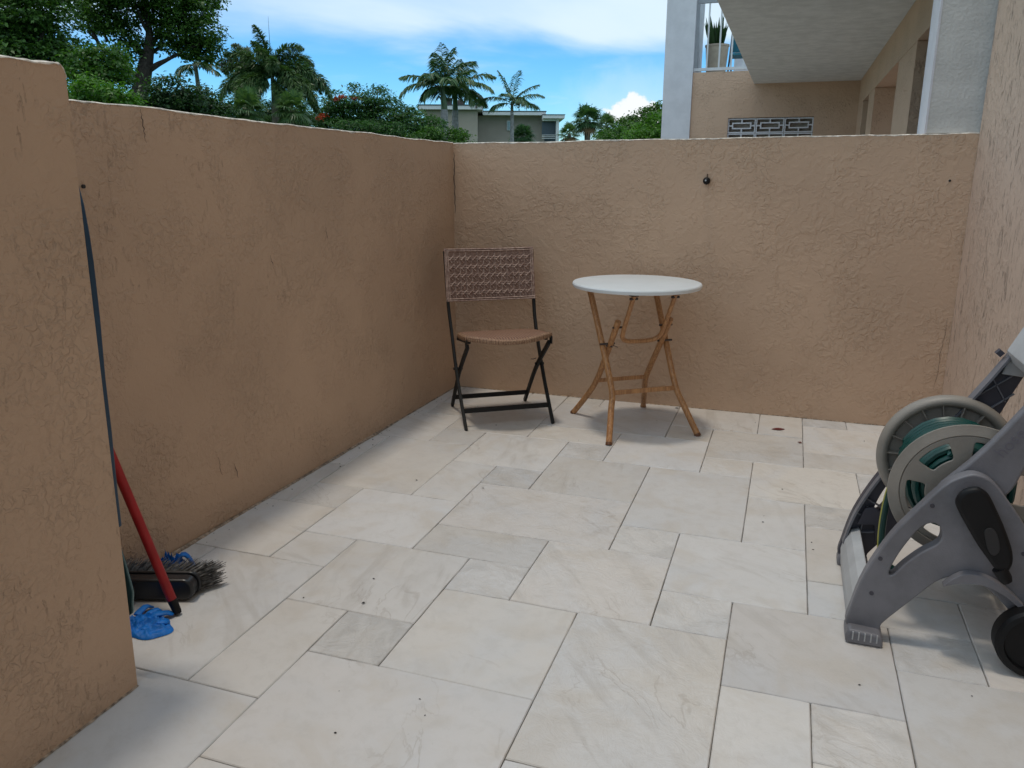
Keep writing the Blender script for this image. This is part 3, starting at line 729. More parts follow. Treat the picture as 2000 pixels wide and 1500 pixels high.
# ---- palms
def frond_mesh(curve, leaf_len, n_leaf, droop, plume, rs, width=0.028, rach=0.018):
    """curve: list of Vectors; leaflets along both sides, hanging by droop; plume: leaflets all round"""
    C_ = np.array([tuple(p) for p in curve]); k_ = len(C_)
    T = np.gradient(C_, axis=0); T /= np.linalg.norm(T, axis=1)[:, None]
    V = []
    tt = np.linspace(0.16, 0.995, n_leaf)
    for t in tt:
        x = t*(k_-1); i = min(int(x), k_-2); f = x-i
        p = C_[i]*(1-f)+C_[i+1]*f; d = T[i]*(1-f)+T[i+1]*f
        side = np.cross(d, [0, 0, 1.0]); side /= np.linalg.norm(side)+1e-9
        upn = np.cross(side, d)
        ll = leaf_len*(0.45+0.55*math.sin(math.pi*min(1, (t*0.92+0.08)))**0.7)*(1.0 if t < 0.8 else 1-(t-0.8)*2.6)
        angs = (0, math.pi) if not plume else tuple(rs.uniform(0, 2*math.pi, 7))
        for a in angs:
            out = side*math.cos(a)+upn*(math.sin(a)+(0.25 if not plume else 0))
            q = out*rs.uniform(0.75, 1.0)+d*rs.uniform(0.45, 0.8)+rs.normal(size=3)*0.10
            q /= np.linalg.norm(q)
            L_ = ll*rs.uniform(0.8, 1.12)
            mid = p+q*L_*0.5-np.array([0, 0, droop*L_*0.16]); tip = p+q*L_*0.92-np.array([0, 0, droop*L_*0.62])
            wv = np.cross(q, [0, 0, 1.0]); wv = wv/(np.linalg.norm(wv)+1e-9)+rs.normal(size=3)*0.4
            wv = wv/np.linalg.norm(wv)*width*0.5
            V += [p-wv*0.5, p+wv*0.5, mid+wv, mid-wv, mid-wv, mid+wv, tip+wv*0.12, tip-wv*0.12]
    # rachis
    for i in range(k_-1):
        r0, r1 = rach*(1-i/k_)+0.004, rach*(1-(i+1)/k_)+0.004
        s = np.cross(T[i], [0, 0, 1.0]); s /= np.linalg.norm(s)+1e-9; u_ = np.cross(s, T[i])
        for (a0, a1) in ((s, u_), (u_, -s), (-s, -u_), (-u_, s)):
            V += [C_[i]+a0*r0, C_[i]+a1*r0, C_[i+1]+a1*r1, C_[i+1]+a0*r1]
    return np.array(V)
def arc(o, az, el, length, bendv, n=14):
    """a frond's spine: starts at elevation el and bends down by bendv along its length"""
    p = Vector(o); out = [p.copy()]; e = el
    for i in range(n):
        d = Vector((math.cos(az)*math.cos(e), math.sin(az)*math.cos(e), math.sin(e)))
        p = p+d*(length/n); out.append(p.copy()); e -= bendv/n*(0.5+i/n)
    return out
# directions in the picture: az 'right' is along the camera's right vector
def az_of(r_, f_): v_ = Rv*r_+Fh*f_; return math.atan2(v_.y, v_.x)
def palm(name, label, px, D_, trunk, shaft, fronds, mat, leaf_len, n_leaf, droop, plume=False, seed=1, group=None, width=0.035, extra=None, bark='palm_bark', n_pts=14):
    """trunk/shaft: (px, py, radius px); fronds: (right, depth, elevation deg, length px, bend deg) from the crown point"""
    rs = np.random.default_rng(seed); kx = D_/F_PX
    b = at(px, 343, D_); b.z = -0.06
    o = thing(name, label, 'palm tree', b, 0, group)
    pts = [at(x, y, D_)-b for x, y, r in trunk]; pts[0].z = 0
    mb = MB(); sp = spline(pts, 5); rr = np.interp(np.linspace(0, len(trunk)-1, len(sp)), range(len(trunk)), [r*kx for _, _, r in trunk])
    mb.tube(sp, [r*(1+0.03*math.sin(i*2.1)) for i, r in enumerate(rr)], 14); mb.build('trunk', M[bark], o, True)
    if shaft:
        pts = [at(x, y, D_)-b for x, y, r in shaft]; sp = spline(pts, 4)
        rr = np.interp(np.linspace(0, len(shaft)-1, len(sp)), range(len(shaft)), [r*kx for _, _, r in shaft])
        mb = MB(); mb.tube(sp, list(rr), 12); mb.build('crownshaft', M['shaft'], o, True)
        crown = pts[-1]
    else: crown = at(trunk[-1][0], trunk[-1][1], D_)-b
    for (r_, f_, el, ln, bd, *mt_) in fronds:
        cv = arc(crown-Vector((0, 0, rs.uniform(0, 0.12))), az_of(r_, f_), R(el), ln*kx, R(bd), n_pts)
        V = frond_mesh(cv, leaf_len*kx, n_leaf, droop, plume, rs, width)
        raw_mesh('frond', V, 4, M[mt_[0]] if mt_ else M[mat], o)
    if extra: extra(o, crown, kx, rs)
    return o
def fan_leaf(o, ang_az, el, pet, rad, mat, rs, seg=22):
    """fan palm leaf: a petiole and a folded, drooping fan of segments"""
    d = Vector((math.cos(ang_az)*math.cos(el), math.sin(ang_az)*math.cos(el), math.sin(el)))
    p0 = Vector(o); p1 = p0+d*pet-Vector((0, 0, 0.06*pet))
    V = []
    s = d.cross(Zv); s = s.normalized() if s.length > 1e-3 else Vector((1, 0, 0)); u_ = s.cross(d)
    for a0, a1 in ((s, u_), (u_, -s), (-s, s)):
        V += [p0+a0*0.016, p0+a1*0.016, p1+a1*0.010, p1+a0*0.010]
    for i in range(seg):
        th = R(-125+250*i/(seg-1)); q = (d*math.cos(th)+s*math.sin(th)+u_*0.10*math.cos(th*2)).normalized()
        L_ = rad*(0.72+0.28*math.cos(th*0.7))*rs.uniform(0.88, 1.05)
        wv = (s*math.cos(th)-d*math.sin(th)).normalized()*rad*0.055
        mid = p1+q*L_*0.55-Zv*L_*0.05; tip = p1+q*L_*0.95-Zv*L_*rs.uniform(0.22, 0.42)
        V += [p1-wv*0.2, p1+wv*0.2, mid+wv, mid-wv, mid-wv, mid+wv, tip+wv*0.1, tip-wv*0.1]
    return np.array([tuple(v_) for v_ in V])
def fan_palm(name, label, px, py_c, D_, trunk, n, pet, rad, mat, seed, cat='palm tree', low_el=-50, dead=0):
    rs = np.random.default_rng(seed); kx = D_/F_PX
    b = at(px, 343, D_); b.z = -0.06
    o = thing(name, label, cat, b)
    pts = [at(x, y, D_)-b for x, y, r in trunk]; pts[0].z = 0
    mb = MB(); sp = spline(pts, 4); rr = np.interp(np.linspace(0, len(trunk)-1, len(sp)), range(len(trunk)), [r*kx for _, _, r in trunk])
    mb.tube(sp, list(rr), 12); mb.build('trunk', M['palm_bark_dark'], o, True)
    c = at(px, py_c, D_)-b
    for i in range(n):
        az = i*2.399+rs.uniform(-0.3, 0.3); el = R(80+(low_el-80)*(i/(n-1))**0.8+rs.uniform(-8, 8))
        V = fan_leaf(c, az, el, pet*kx*rs.uniform(0.8, 1.15), rad*kx*rs.uniform(0.85, 1.1), mat, rs)
        raw_mesh('leaf', V, 4, M['palm_dead'] if i >= n-dead else M[mat], o)
    return o
# twin royal palms
palm('royal_palm', 'taller left one of the twin royal palms with pale grey trunk', 868, 44,
     [(870, 420, 7.6), (869, 300, 7.4), (868, 240, 7.2), (868, 214, 6.4)], [(868, 216, 6.3), (866, 190, 5.2), (864, 168, 3.0)],
     [(-0.02, 0.3, 86, 80, 12), (0.25, 0.2, 78, 76, 30), (-1, 0.1, 36, 84, 62), (-1, -0.15, 24, 86, 95), (-0.75, 0.8, 40, 74, 85), (-0.5, -0.8, 50, 60, 100), (0.75, 0.5, 62, 88, 75), (1, -0.2, 40, 70, 95), (0.3, -1, 45, 60, 110),
      (-0.35, 0.9, 68, 74, 50), (-0.6, -0.3, 2, 46, 90), (-0.25, 1, 20, 50, 110), (0.6, 0.8, 15, 50, 100), (-0.15, -0.5, 72, 66, 50)], 'palm', 27, 64, 1.0, seed=21, group='royal palms over the back wall', width=0.072)
palm('royal_palm', 'slightly shorter right one of the twin royal palms', 890, 46,
     [(890, 420, 6.6), (890, 300, 6.5), (889, 240, 6.3), (889, 216, 5.6)], [(889, 218, 5.4), (889, 198, 4.6), (889, 176, 2.8)],
     [(0.9, 0.1, 48, 84, 80), (1, -0.2, 32, 78, 95), (0.8, 0.7, 22, 72, 100), (0.55, -0.6, 64, 76, 70), (0.15, 0.5, 80, 66, 40), (-0.5, 0.3, 58, 60, 80), (-0.8, -0.4, 30, 52, 105), (0.95, 0.3, 5, 66, 75), (0.6, -0.5, -6, 56, 60), (0.3, -1, 40, 56, 110), (-0.3, 1, 40, 56, 100), (0.5, 0.8, 60, 76, 70)],
     'palm_dark', 26, 62, 1.0, seed=22, group='royal palms over the back wall', width=0.072)
def dates(o, crown, kx, rs):
    P = crown_np = np.array(tuple(crown))+rs.normal(size=(130, 3))*np.array([0.22, 0.22, 0.16])+np.array([0.22, 0, -0.12])
    Nn = rs.normal(size=(130, 3)); Nn /= np.linalg.norm(Nn, axis=1)[:, None]
    leaf_mesh('fruit_cluster', P, Nn, 0.10, 0.8, M['palm_dead'], o, rs)['kind'] = 'stuff'
palm('royal_palm', 'single slender palm right of the twin palms with a brown fruit cluster', 1000, 46,
     [(1000, 420, 4.2), (1000, 300, 4.0), (1000, 250, 3.6), (1000, 214, 2.8)], [(1000, 216, 2.8), (1000, 206, 2.6), (1000, 200, 1.8)],
     [(-0.6, 0.2, 72, 66, 20), (0.15, 0.2, 78, 64, 30), (0.9, 0.2, 48, 62, 45), (1, -0.2, 38, 64, 70), (0.9, 0.5, 14, 58, 55), (-1, 0.1, 34, 62, 80), (-0.85, -0.4, 12, 46, 75), (0.4, 0.9, 40, 50, 80), (-0.4, -0.9, 50, 44, 90), (0.7, -0.7, 22, 48, 90)],
     'palm', 21, 58, 0.9, seed=23, group='royal palms over the back wall', width=0.05, extra=dates)
# thick plumed foxtail palm
palm('foxtail_palm', 'thick plumed dark palm with drooping bushy fronds over the left wall', 537, 33,
     [(541, 420, 8), (540, 300, 7.6), (539, 240, 7.0), (537, 206, 6.2)], [(537, 208, 6.0), (535, 175, 4.8), (531, 145, 2.6)],
     [(0.35, 0.1, 82, 86, 120), (-0.45, 0.2, 78, 76, 60), (-0.75, -0.2, 55, 92, 85), (-0.9, 0.2, 34, 84, 100), (0.8, 0.1, 40, 86, 110), (0.7, -0.5, 30, 70, 120), (1.0, 0.2, 18, 84, 95), (-0.8, -0.4, 8, 78, 80), (-0.5, 0.8, 45, 66, 110), (0.3, -0.9, 55, 66, 110), (-0.2, -0.8, 70, 60, 90), (-1, 0, -8, 60, 60, 'palm_dead'), (0.8, 0.5, -12, 66, 60), (0.15, 0.9, 50, 60, 100), (0.9, 0.1, 30, 108, 135), (-0.9, 0.1, 26, 104, 130), (0.65, -0.5, 8, 92, 105), (-0.6, -0.5, 4, 90, 105), (0.5, 0.3, 62, 96, 130), (-0.3, -0.2, 86, 84, 40), (0.95, 0.0, 22, 128, 120, 'palm'), (-0.95, 0.0, 18, 118, 115, 'palm'), (0.7, 0.4, -10, 104, 75), (-0.7, 0.4, -14, 104, 75), (0.4, -0.6, -25, 84, 60), (-0.35, -0.6, -28, 84, 60, 'palm'), (0.15, 0.5, -35, 80, 50), (0.85, -0.3, 4, 112, 95)],
     'palm_dark', 19, 78, 0.55, plume=True, seed=24, width=0.038, bark='palm_bark_dark',
     extra=lambda o, c, kx, rs: MB().tube([c, c+Vector((0, 0, 0.9)), c+Vector((0.01, 0, 2.0))], [0.02, 0.012, 0.004], 6).build('spear_leaf', M['shaft'], o, True))
palm('foxtail_palm', 'smaller faded plumed palm tucked behind the thick plumed palm', 492, 37,
     [(492, 420, 3.4), (492, 300, 3.2), (492, 200, 3.0), (490, 165, 2.6)], [(490, 167, 2.6), (489, 150, 2.2), (488, 135, 1.6)],
     [(-0.4, 0.2, 75, 60, 70, 'palm_grey'), (-0.9, 0.1, 50, 62, 110, 'palm_grey'), (-0.2, 0.5, 80, 62, 90, 'palm_grey'), (-0.8, -0.4, 25, 50, 90), (0.5, 0.4, 40, 40, 80), (-0.5, 0.8, 20, 46, 90), (0.1, -0.6, 60, 40, 80)],
     'palm_dark', 16, 50, 0.6, plume=True, seed=25, width=0.045, bark='palm_bark_dark')
# palm half hidden behind the large tree
palm('palm_tree', 'drooping palm with thin grey trunk showing below the large tree crown', 384, 39,
     [(390, 420, 4.4), (389, 200, 4.0), (386, 160, 3.6), (381, 126, 3.2)], None,
     [(0.9, 0.1, 15, 56, 75), (1, -0.3, 5, 50, 60), (-0.9, 0.1, 10, 40, 100), (-0.5, 0.6, 25, 44, 100), (0.5, -0.6, 30, 46, 90), (0.2, 0.8, 40, 40, 90), (-0.7, -0.4, 0, 34, 80), (0.7, 0.5, 30, 52, 80)],
     'palm', 17, 40, 1.0, seed=26, width=0.05)
# fan palms
fan_palm('fan_palm', 'bushy fan palm with thick brown trunk right of the distant building', 1147, 232, 38, [(1148, 420, 6.0), (1148, 300, 5.6), (1147, 262, 5.4), (1147, 234, 5.0)], 34, 17, 22, 'palm', 31, low_el=-55, dead=3)
fan_palm('fan_palm', 'low fan palm clump beside the porch of the distant building', 1112, 262, 42, [(1112, 420, 4.0), (1112, 300, 3.6), (1112, 262, 3.4)], 20, 14, 16, 'palm_dark', 32, low_el=-40, dead=4)
fan_palm('fan_palm', 'smaller fan palm between the bushy fan palm and the olive shrub', 1186, 246, 41, [(1186, 420, 4.6), (1186, 300, 4.2), (1186, 248, 4.0)], 24, 14, 19, 'palm_dark', 33, low_el=-50, dead=3)
fan_palm('fan_palm', 'round dark fan palm at the foot of the single slender palm', 1021, 266, 47, [(1021, 420, 4.0), (1021, 300, 3.6), (1021, 266, 3.4)], 30, 13, 19, 'palm', 34, low_el=-35)
fan_palm('fan_palm', 'low dark fan palm at the left foot of the thick plumed palm', 484, 212, 30, [(484, 420, 4.0), (484, 300, 3.6), (484, 214, 3.4)], 26, 20, 28, 'palm_dark', 35, low_el=-40)
fan_palm('fan_palm', 'low dark fan palm at the right foot of the thick plumed palm', 571, 212, 31, [(571, 420, 4.0), (571, 300, 3.6), (571, 214, 3.4)], 26, 19, 26, 'palm_dark', 36, low_el=-40)

# ------------------------------------------------------------------ folding chair
M['black_metal'] = simple('black_powder_coat', (0.010, 0.010, 0.010), 0.55, 0.1, 60, 0.0004, 400, spec=0.3)
def rattan(name, c1, c2, sc):
    mt, t, b, o = new_mat(name)
    c = N(t, 'ShaderNodeTexCoord').outputs['Object']
    f = noise(t, c, sc, 3, 0.6)
    L(t, mixc(t, smooth(t, f, 0.35, 0.65), c1, c2), b.inputs['Base Color']); b.inputs['Roughness'].default_value = 0.5
    return mt
M['rattan'] = rattan('brown_rattan_strand', (0.24, 0.140, 0.105), (0.44, 0.305, 0.245), 60)
M['rattan_dark'] = rattan('brown_rattan_sheet', (0.19, 0.105, 0.078), (0.275, 0.165, 0.122), 120)
M['rattan_seat'] = rattan('tan_rattan_seat', (0.24, 0.13, 0.075), (0.42, 0.26, 0.155), 150)
ch = thing('folding_chair', 'black framed folding chair with brown woven rattan seat and back in the corner', 'chair', (-1.259, 3.54, 0), R(34.5))
UP = [(0.218, -0.216, 0.0), (0.221, -0.045, 0.203), (0.221, 0.092, 0.421), (0.225, 0.153, 0.568), (0.228, 0.205, 0.815)]
LG = [(0.200, 0.218, 0.0), (0.200, 0.023, 0.227), (0.200, -0.190, 0.405)]
def flatbar(name, pts, wd, th, mat, parent):
    mb = MB(); pts = [Vector(p) for p in spline(pts, 5)]
    vs = []
    for i, p in enumerate(pts):
        d = (pts[min(i+1, len(pts)-1)]-pts[max(i-1, 0)]).normalized(); sx = Vector((1, 0, 0)); sx = (sx-d*sx.dot(d)).normalized(); sy = d.cross(sx)
        vs += [p+sx*(a*th/2)+sy*(b*wd/2) for a, b in ((-1, -1), (1, -1), (1, 1), (-1, 1))]
    n = len(pts); fs = [(i*4+k_, i*4+(k_+1) % 4, i*4+4+(k_+1) % 4, i*4+4+k_) for i in range(n-1) for k_ in range(4)]+[(0, 1, 2, 3), (n*4-1, n*4-2, n*4-3, n*4-4)]
    mb.add(vs, fs); return mb.build(name, mat, parent, bevel=0.003)
for s in (-1, 1):
    flatbar('back_upright', [(s*x, y, z) for x, y, z in UP], 0.026, 0.013, M['black_metal'], ch)
    flatbar('leg', [(s*x, y, z) for x, y, z in LG], 0.026, 0.013, M['black_metal'], ch)
    mb = MB(); mb.bar((s*0.2085, -0.192, 0.400), (s*0.2085, -0.192, 0.436), 0.006, 0.03, (0, 1, 0)); mb.build('hinge_plate', M['black_metal'], ch)
    mb = MB(); mb.tube([(s*0.188, -0.004, 0.257), (s*0.234, -0.004, 0.257)], 0.007, 10); mb.build('pivot_bolt', M['black_metal'], ch)
    mb = MB(); mb.bar((s*0.190, -0.18, 0.424), (s*0.190, 0.09, 0.390), 0.012, 0.018); mb.build('seat_rail', M['black_metal'], ch)
mb = MB(); mb.bar((-0.2125, -0.150, 0.079), (0.2125, -0.150, 0.079), 0.012, 0.022); mb.build('stretcher', M['black_metal'], ch)
mb = MB(); mb.bar((-0.195, 0.168, 0.062), (0.195, 0.168, 0.062), 0.012, 0.022); mb.build('stretcher', M['black_metal'], ch)
mb = MB(); mb.tube([(0.188, -0.02, 0.29), (0.17, -0.03, 0.288), (0.155, -0.045, 0.293)], 0.0018, 5); mb.build('cable_tie', M['black_metal'], ch)
# seat: woven pad with a bowed front edge
def seat_outline(k_=28):
    pts = []
    for i in range(k_+1):
        x = -0.212+0.424*i/k_; pts.append((x, -0.186-0.075*(1-(abs(x)/0.212)**2.2)))
    pts += [(0.207, -0.05), (0.196, 0.065), (0.16, 0.098), (-0.16, 0.098), (-0.196, 0.065), (-0.207, -0.05)]
    return pts
so = seat_outline()
bm = bmesh.new()
def sag(x, y): return 0.449-0.010*(1-(x/0.22)**2)*(1-((y+0.05)/0.24)**2)
topv = [bm.verts.new((x, y, 0.449)) for x, y in so]; inn = [bm.verts.new((x*0.93, -0.05+(y+0.05)*0.93, 0.4555)) for x, y in so]
botv = [bm.verts.new((x, y, 0.432)) for x, y in so]; bi = [bm.verts.new((x*0.93, -0.05+(y+0.05)*0.93, 0.430)) for x, y in so]
n = len(so)
for a, b in ((botv, topv), (topv, inn), (bi, botv)):
    for i in range(n): bm.faces.new((a[i], a[(i+1) % n], b[(i+1) % n], b[i]))
bm.faces.new(inn); bm.faces.new(bi[::-1]); bmesh.ops.recalc_face_normals(bm, faces=bm.faces)
mtw, t, b, o_ = new_mat('woven_seat')
cc = N(t, 'ShaderNodeTexCoord').outputs['Object']
def wave(t, vec, ax, scale):
    n_ = N(t, 'ShaderNodeTexWave', wave_type='BANDS', bands_direction=ax); L(t, vec, n_.inputs['Vector']); n_.inputs['Scale'].default_value = scale; return n_.outputs['Fac']
wx, wy = wave(t, cc, 'X', 23), wave(t, cc, 'Y', 23)
wv_ = math_node(t, 'MULTIPLY', wx, wy)
cf = math_node(t, 'ADD', math_node(t, 'MULTIPLY', wv_, 0.7), math_node(t, 'MULTIPLY', noise(t, cc, 90, 3, 0.6), 0.5))
L(t, mixc(t, smooth(t, cf, 0.15, 0.8), (0.13, 0.060, 0.038), (0.46, 0.265, 0.165)), b.inputs['Base Color']); b.inputs['Roughness'].default_value = 0.55
bump(t, b, wv_, 0.004)
M['seat'] = mtw
def droop(x, y): return -0.120*(y+0.19)-0.024*(1-(x/0.215)**2)*max(0.0, min(1.0, (-0.10-y)/0.16))
for v_ in bm.verts: v_.co.z += droop(v_.co.x, v_.co.y)
seat = bm_obj('seat', bm, M['seat'], ch, smooth_sh=True, angle=50)
# strands wrapped round the seat rim, as one joined piece of many
mb = MB()
for i in range(n):
    p, q = [Vector((*e, 0.4405+droop(*e))) for e in (so[i], so[(i+1) % n])]
    m_ = max(1, int((q-p).length/0.0075))
    for j in range(m_):
        c = p.lerp(q, (j+0.5)/m_); d = (q-p).normalized(); nn = Vector((d.y, -d.x, 0)); ww = 0.0026
        for (o1, z1, o2, z2) in ((0.0035, -0.0095, 0.0055, 0.0), (0.0055, 0.0, 0.003, 0.0098), (0.003, 0.0098, -0.012, 0.0150)):
            mb.add([c+nn*o1+d*ww+Zv*z1, c+nn*o1-d*ww+Zv*z1, c+nn*o2-d*ww+Zv*z2, c+nn*o2+d*ww+Zv*z2], [(0, 1, 2, 3)])
r_ = mb.build('rim_wrap', M['rattan_seat'], seat); r_['kind'] = 'stuff'
# back panel, slightly bowed, with a cane-work relief of crossing strands
B0, B1 = Vector((0, 0.147, 0.566)), Vector((0, 0.200, 0.826))
bd = (B1-B0); bh_ = bd.length; bu = bd.normalized(); bn = Vector((0, -bu.z, bu.y)).normalized()   # towards the sitter
HW = 0.228
def bp(x, h, off=0.0):
    bow = -0.018*(1-(x/HW)**2)                      # bowed away from the sitter in the middle
    return Vector((x, 0, 0))+B0+bu*h+bn*(bow+0.004+off)
mb = MB(); nx, nz = 22, 6; vs = []
for side in (0.004, -0.008):
    for j in range(nz+1):
        for i in range(nx+1): vs.append(bp(-HW+2*HW*i/nx, bh_*j/nz, side))
fs = []; k2 = (nx+1)*(nz+1)
for j in range(nz):
    for i in range(nx):
        a = j*(nx+1)+i; fs.append((a, a+1, a+nx+2, a+nx+1)); fs.append((k2+a+nx+1, k2+a+nx+2, k2+a+1, k2+a))
per = [i for i in range(nx+1)]+[(nx+1)*j+nx for j in range(1, nz+1)]+[(nx+1)*nz+i for i in range(nx-1, -1, -1)]+[(nx+1)*j for j in range(nz-1, 0, -1)]
for i in range(len(per)): a, b = per[i], per[(i+1) % len(per)]; fs.append((a, k2+a, k2+b, b))
mb.add(vs, fs); back = mb.build('backrest', M['rattan_dark'], ch, smooth_sh=True, angle=50)
mb = MB()
def strand(p, q, off, wd=0.0030, nseg=1):
    P = [bp(p[0]+(q[0]-p[0])*i/nseg, p[1]+(q[1]-p[1])*i/nseg, off) for i in range(nseg+1)]
    mb.tube(P, wd, 5, squash=0.8)
PX, PZ = 0.0305, 0.0432
cols = int(2*HW/PX); x_0 = -cols*PX/2; rows = 6; z_0 = 0.0
for j in range(1, rows):
    zz = j*PZ
    for dz in (-0.0042, 0.0042): strand((-HW, zz+dz), (HW, zz+dz), 0.0058, 0.0030, 16)
for i in range(1, cols):
    xx = x_0+i*PX
    strand((xx, 0.006), (xx, bh_-0.006), 0.0048, 0.0028, 6)
for i in range(cols):
    for j in range(rows):
        x0_, x1_ = x_0+i*PX, x_0+(i+1)*PX; z0_, z1_ = j*PZ, min((j+1)*PZ, bh_)
        xm, zm = (x0_+x1_)/2, (z0_+z1_)/2
        if j > 0: strand((x0_+0.004, z0_-0.010), (x1_-0.004, z0_+0.012), 0.0095, 0.0036, 1)
        if j < rows-1: strand((x0_+0.002, z1_-0.004), (xm+0.002, zm), 0.0075, 0.0034, 1)
for h_ in (0.004, 0.013, bh_-0.013, bh_-0.004): strand((-HW, h_), (HW, h_), 0.0075, 0.0042, 18)
for sx in (-1, 1):
    for q_ in (0.004, 0.013): strand((sx*(HW-q_), 0.0), (sx*(HW-q_), bh_), 0.0075, 0.0040, 6)
    for q_ in (0.004,): strand((sx*(HW), 0.0), (sx*(HW), bh_), -0.001, 0.0060, 6)
r_ = mb.build('cane_weave', M['rattan'], back, smooth_sh=True); r_['kind'] = 'stuff'

# ------------------------------------------------------------------ round bistro table
def wood_mat():
    mt, t, b, o = new_mat('wood_grain_metal')
    c = N(t, 'ShaderNodeTexCoord').outputs['Object']
    g_ = noise(t, mapping(t, c, (1, 1, 0.06)), 130, 4, 0.6, 0.4)
    g2 = noise(t, c, 14, 3, 0.5)
    colr = mixc(t, smooth(t, g_, 0.36, 0.64), (0.32, 0.140, 0.052), (0.52, 0.265, 0.108))
    colr = mixc(t, smooth(t, g2, 0.35, 0.7, 0.0, 0.40), colr, (0.33, 0.155, 0.062))
    L(t, colr, b.inputs['Base Color']); b.inputs['Roughness'].default_value = 0.4
    return mt
M['wood'] = wood_mat()
M['white_top'] = simple('white_powder_coat', (0.70, 0.735, 0.75), 0.34, 0.015, 8, 0.0003, 300)
M['bolt'] = simple('dark_bolt', (0.05, 0.035, 0.03), 0.5)
tb = thing('bistro_table', 'round white topped bistro table with folding wood-look legs by the back wall', 'table', (-0.593, 3.597, 0), R(36.2))
TZ = 0.700
mb = MB(); mb.lathe([(0.0, TZ-0.014), (0.285, TZ-0.014), (0.289, TZ-0.022), (0.296, TZ-0.021), (0.3005, TZ-0.013), (0.3005, TZ-0.006), (0.297, TZ-0.001), (0.291, TZ), (0.0, TZ)], n=96)
mb.build('tabletop', M['white_top'], tb, True, angle=30)
FL = [(0.228, -0.250, 0.0), (0.186, -0.170, 0.135), (0.1635, -0.118, 0.225), (0.167, 0.013, 0.435), (0.173, 0.155, 0.660), (0.174, 0.163, 0.684)]
BL = [(0.199, 0.268, 0.0), (0.157, 0.180, 0.118), (0.134, 0.119, 0.212), (0.133, 0.000, 0.385), (0.133, -0.091, 0.525), (0.133, -0.094, 0.529)]
def leg_tube(name, pts, r, parent, mat, tip=True):
    P = spline(pts, 4); mb = MB(); mb.tube(P, r, 14); return mb.build(name, mat, parent, True, angle=60)
for s in (-1, 1):
    l1 = leg_tube('leg', [(s*x, y, z) for x, y, z in FL], 0.0142, tb, M['wood'])
    l2 = leg_tube('leg', [(s*x, y, z) for x, y, z in BL], 0.0142, tb, M['wood'])
    for l_, P in ((l1, FL), (l2, BL)):
        mb = MB(); a = Vector((s*P[0][0], P[0][1], 0)); d = (Vector((s*P[1][0], P[1][1], P[1][2]))-a).normalized()
        mb.tube([a+d*-0.001, a+d*0.012], 0.0152, 12); mb.build('foot_cap', simple('brown_cap', (0.13, 0.05, 0.02), 0.5), l_, True)
    mb = MB(); mb.tube([(s*0.112, -0.022, 0.418), (s*0.187, -0.022, 0.418)], 0.0050, 8); mb.build('pivot_bolt', M['bolt'], tb)
    mb = MB(); mb.tube([(s*0.086, -0.081, 0.505), (s*0.152, -0.081, 0.505)], 0.0050, 8); mb.build('pivot_bolt', M['bolt'], tb)
    mb = MB(); mb.tube([(s*0.084, -0.188, 0.652), (s*0.122, -0.188, 0.652)], 0.006, 8); mb.build('pivot_bolt', M['bolt'], tb)
    mb = MB(); mb.box((s*0.103-0.016, -0.205, 0.664), (s*0.103+0.016, -0.170, 0.6865)); mb.build('hinge_bracket', M['bolt'], tb)
U = [(-0.103, -0.192, 0.668), (-0.103, -0.145, 0.585), (-0.101, -0.086, 0.480), (-0.090, -0.066, 0.446), (-0.060, -0.058, 0.432), (0.0, -0.056, 0.429), (0.060, -0.058, 0.432), (0.090, -0.066, 0.446), (0.101, -0.086, 0.480), (0.103, -0.145, 0.585), (0.103, -0.192, 0.668)]
leg_tube('support_bracket', U, 0.0105, tb, M['wood'])
mb = MB(); mb.bar((-0.158, -0.128, 0.208), (0.158, -0.128, 0.208), 0.012, 0.022); mb.build('stretcher', M['wood'], tb, bevel=0.003)
mb = MB(); mb.bar((-0.128, 0.122, 0.204), (0.128, 0.122, 0.204), 0.012, 0.020); mb.build('stretcher', M['wood'], tb, bevel=0.003)
mb = MB(); mb.tube([(-0.146, -0.012, 0.407), (-0.130, -0.034, 0.407), (-0.116, -0.012, 0.407), (-0.133, 0.008, 0.407), (-0.146, -0.012, 0.407)], 0.006, 6); mb.tube([(-0.116, -0.02, 0.407), (-0.098, -0.03, 0.400)], 0.0016, 5); mb.build('cable_tie', M['bolt'], tb)

# ------------------------------------------------------------------ hose reel cart
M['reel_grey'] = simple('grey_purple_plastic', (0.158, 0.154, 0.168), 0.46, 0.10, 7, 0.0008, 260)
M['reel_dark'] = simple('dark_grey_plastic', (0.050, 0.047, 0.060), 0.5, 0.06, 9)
M['reel_taupe'] = simple('taupe_plastic', (0.25, 0.222, 0.190), 0.45, 0.05, 9, 0.0006, 260)
M['reel_light'] = simple('light_grey_plastic', (0.42, 0.42, 0.42), 0.5, 0.05, 9)
M['black_plastic'] = simple('black_plastic', (0.006, 0.006, 0.007), 0.5, 0.1, 12, spec=0.25)
M['hose'] = simple('green_hose', (0.004, 0.055, 0.046), 0.32, 0.08, 14)
M['hose_stripe'] = simple('yellow_hose_stripe', (0.55, 0.50, 0.10), 0.45)
hr = thing('hose_reel_cart', 'grey wheeled hose reel cart with taupe drum and black crank by the right wall', 'hose reel', (0.54, 2.15, 0))
O = Vector((0.54, 2.15, 0))
def H(x, y, z): return Vector((x, y, z))-O
def sp2(pts, n=5): return [(p.x, p.y) for p in spline([(x, z, 0) for x, z in pts], n, True)]
def plate(name, outline, y0, y1, mat, parent, holes=(), bev=0.006, seg_=3):
    ol = [(x-O.x, z) for x, z in outline]; hl = [[(x-O.x, z) for x, z in h_] for h_ in holes]
    bm = prism(ol, y0-O.y, y1-O.y, holes=hl)
    return bm_obj(name, bm, mat, parent, smooth_sh=True, bevel=bev, seg=seg_, angle=50)
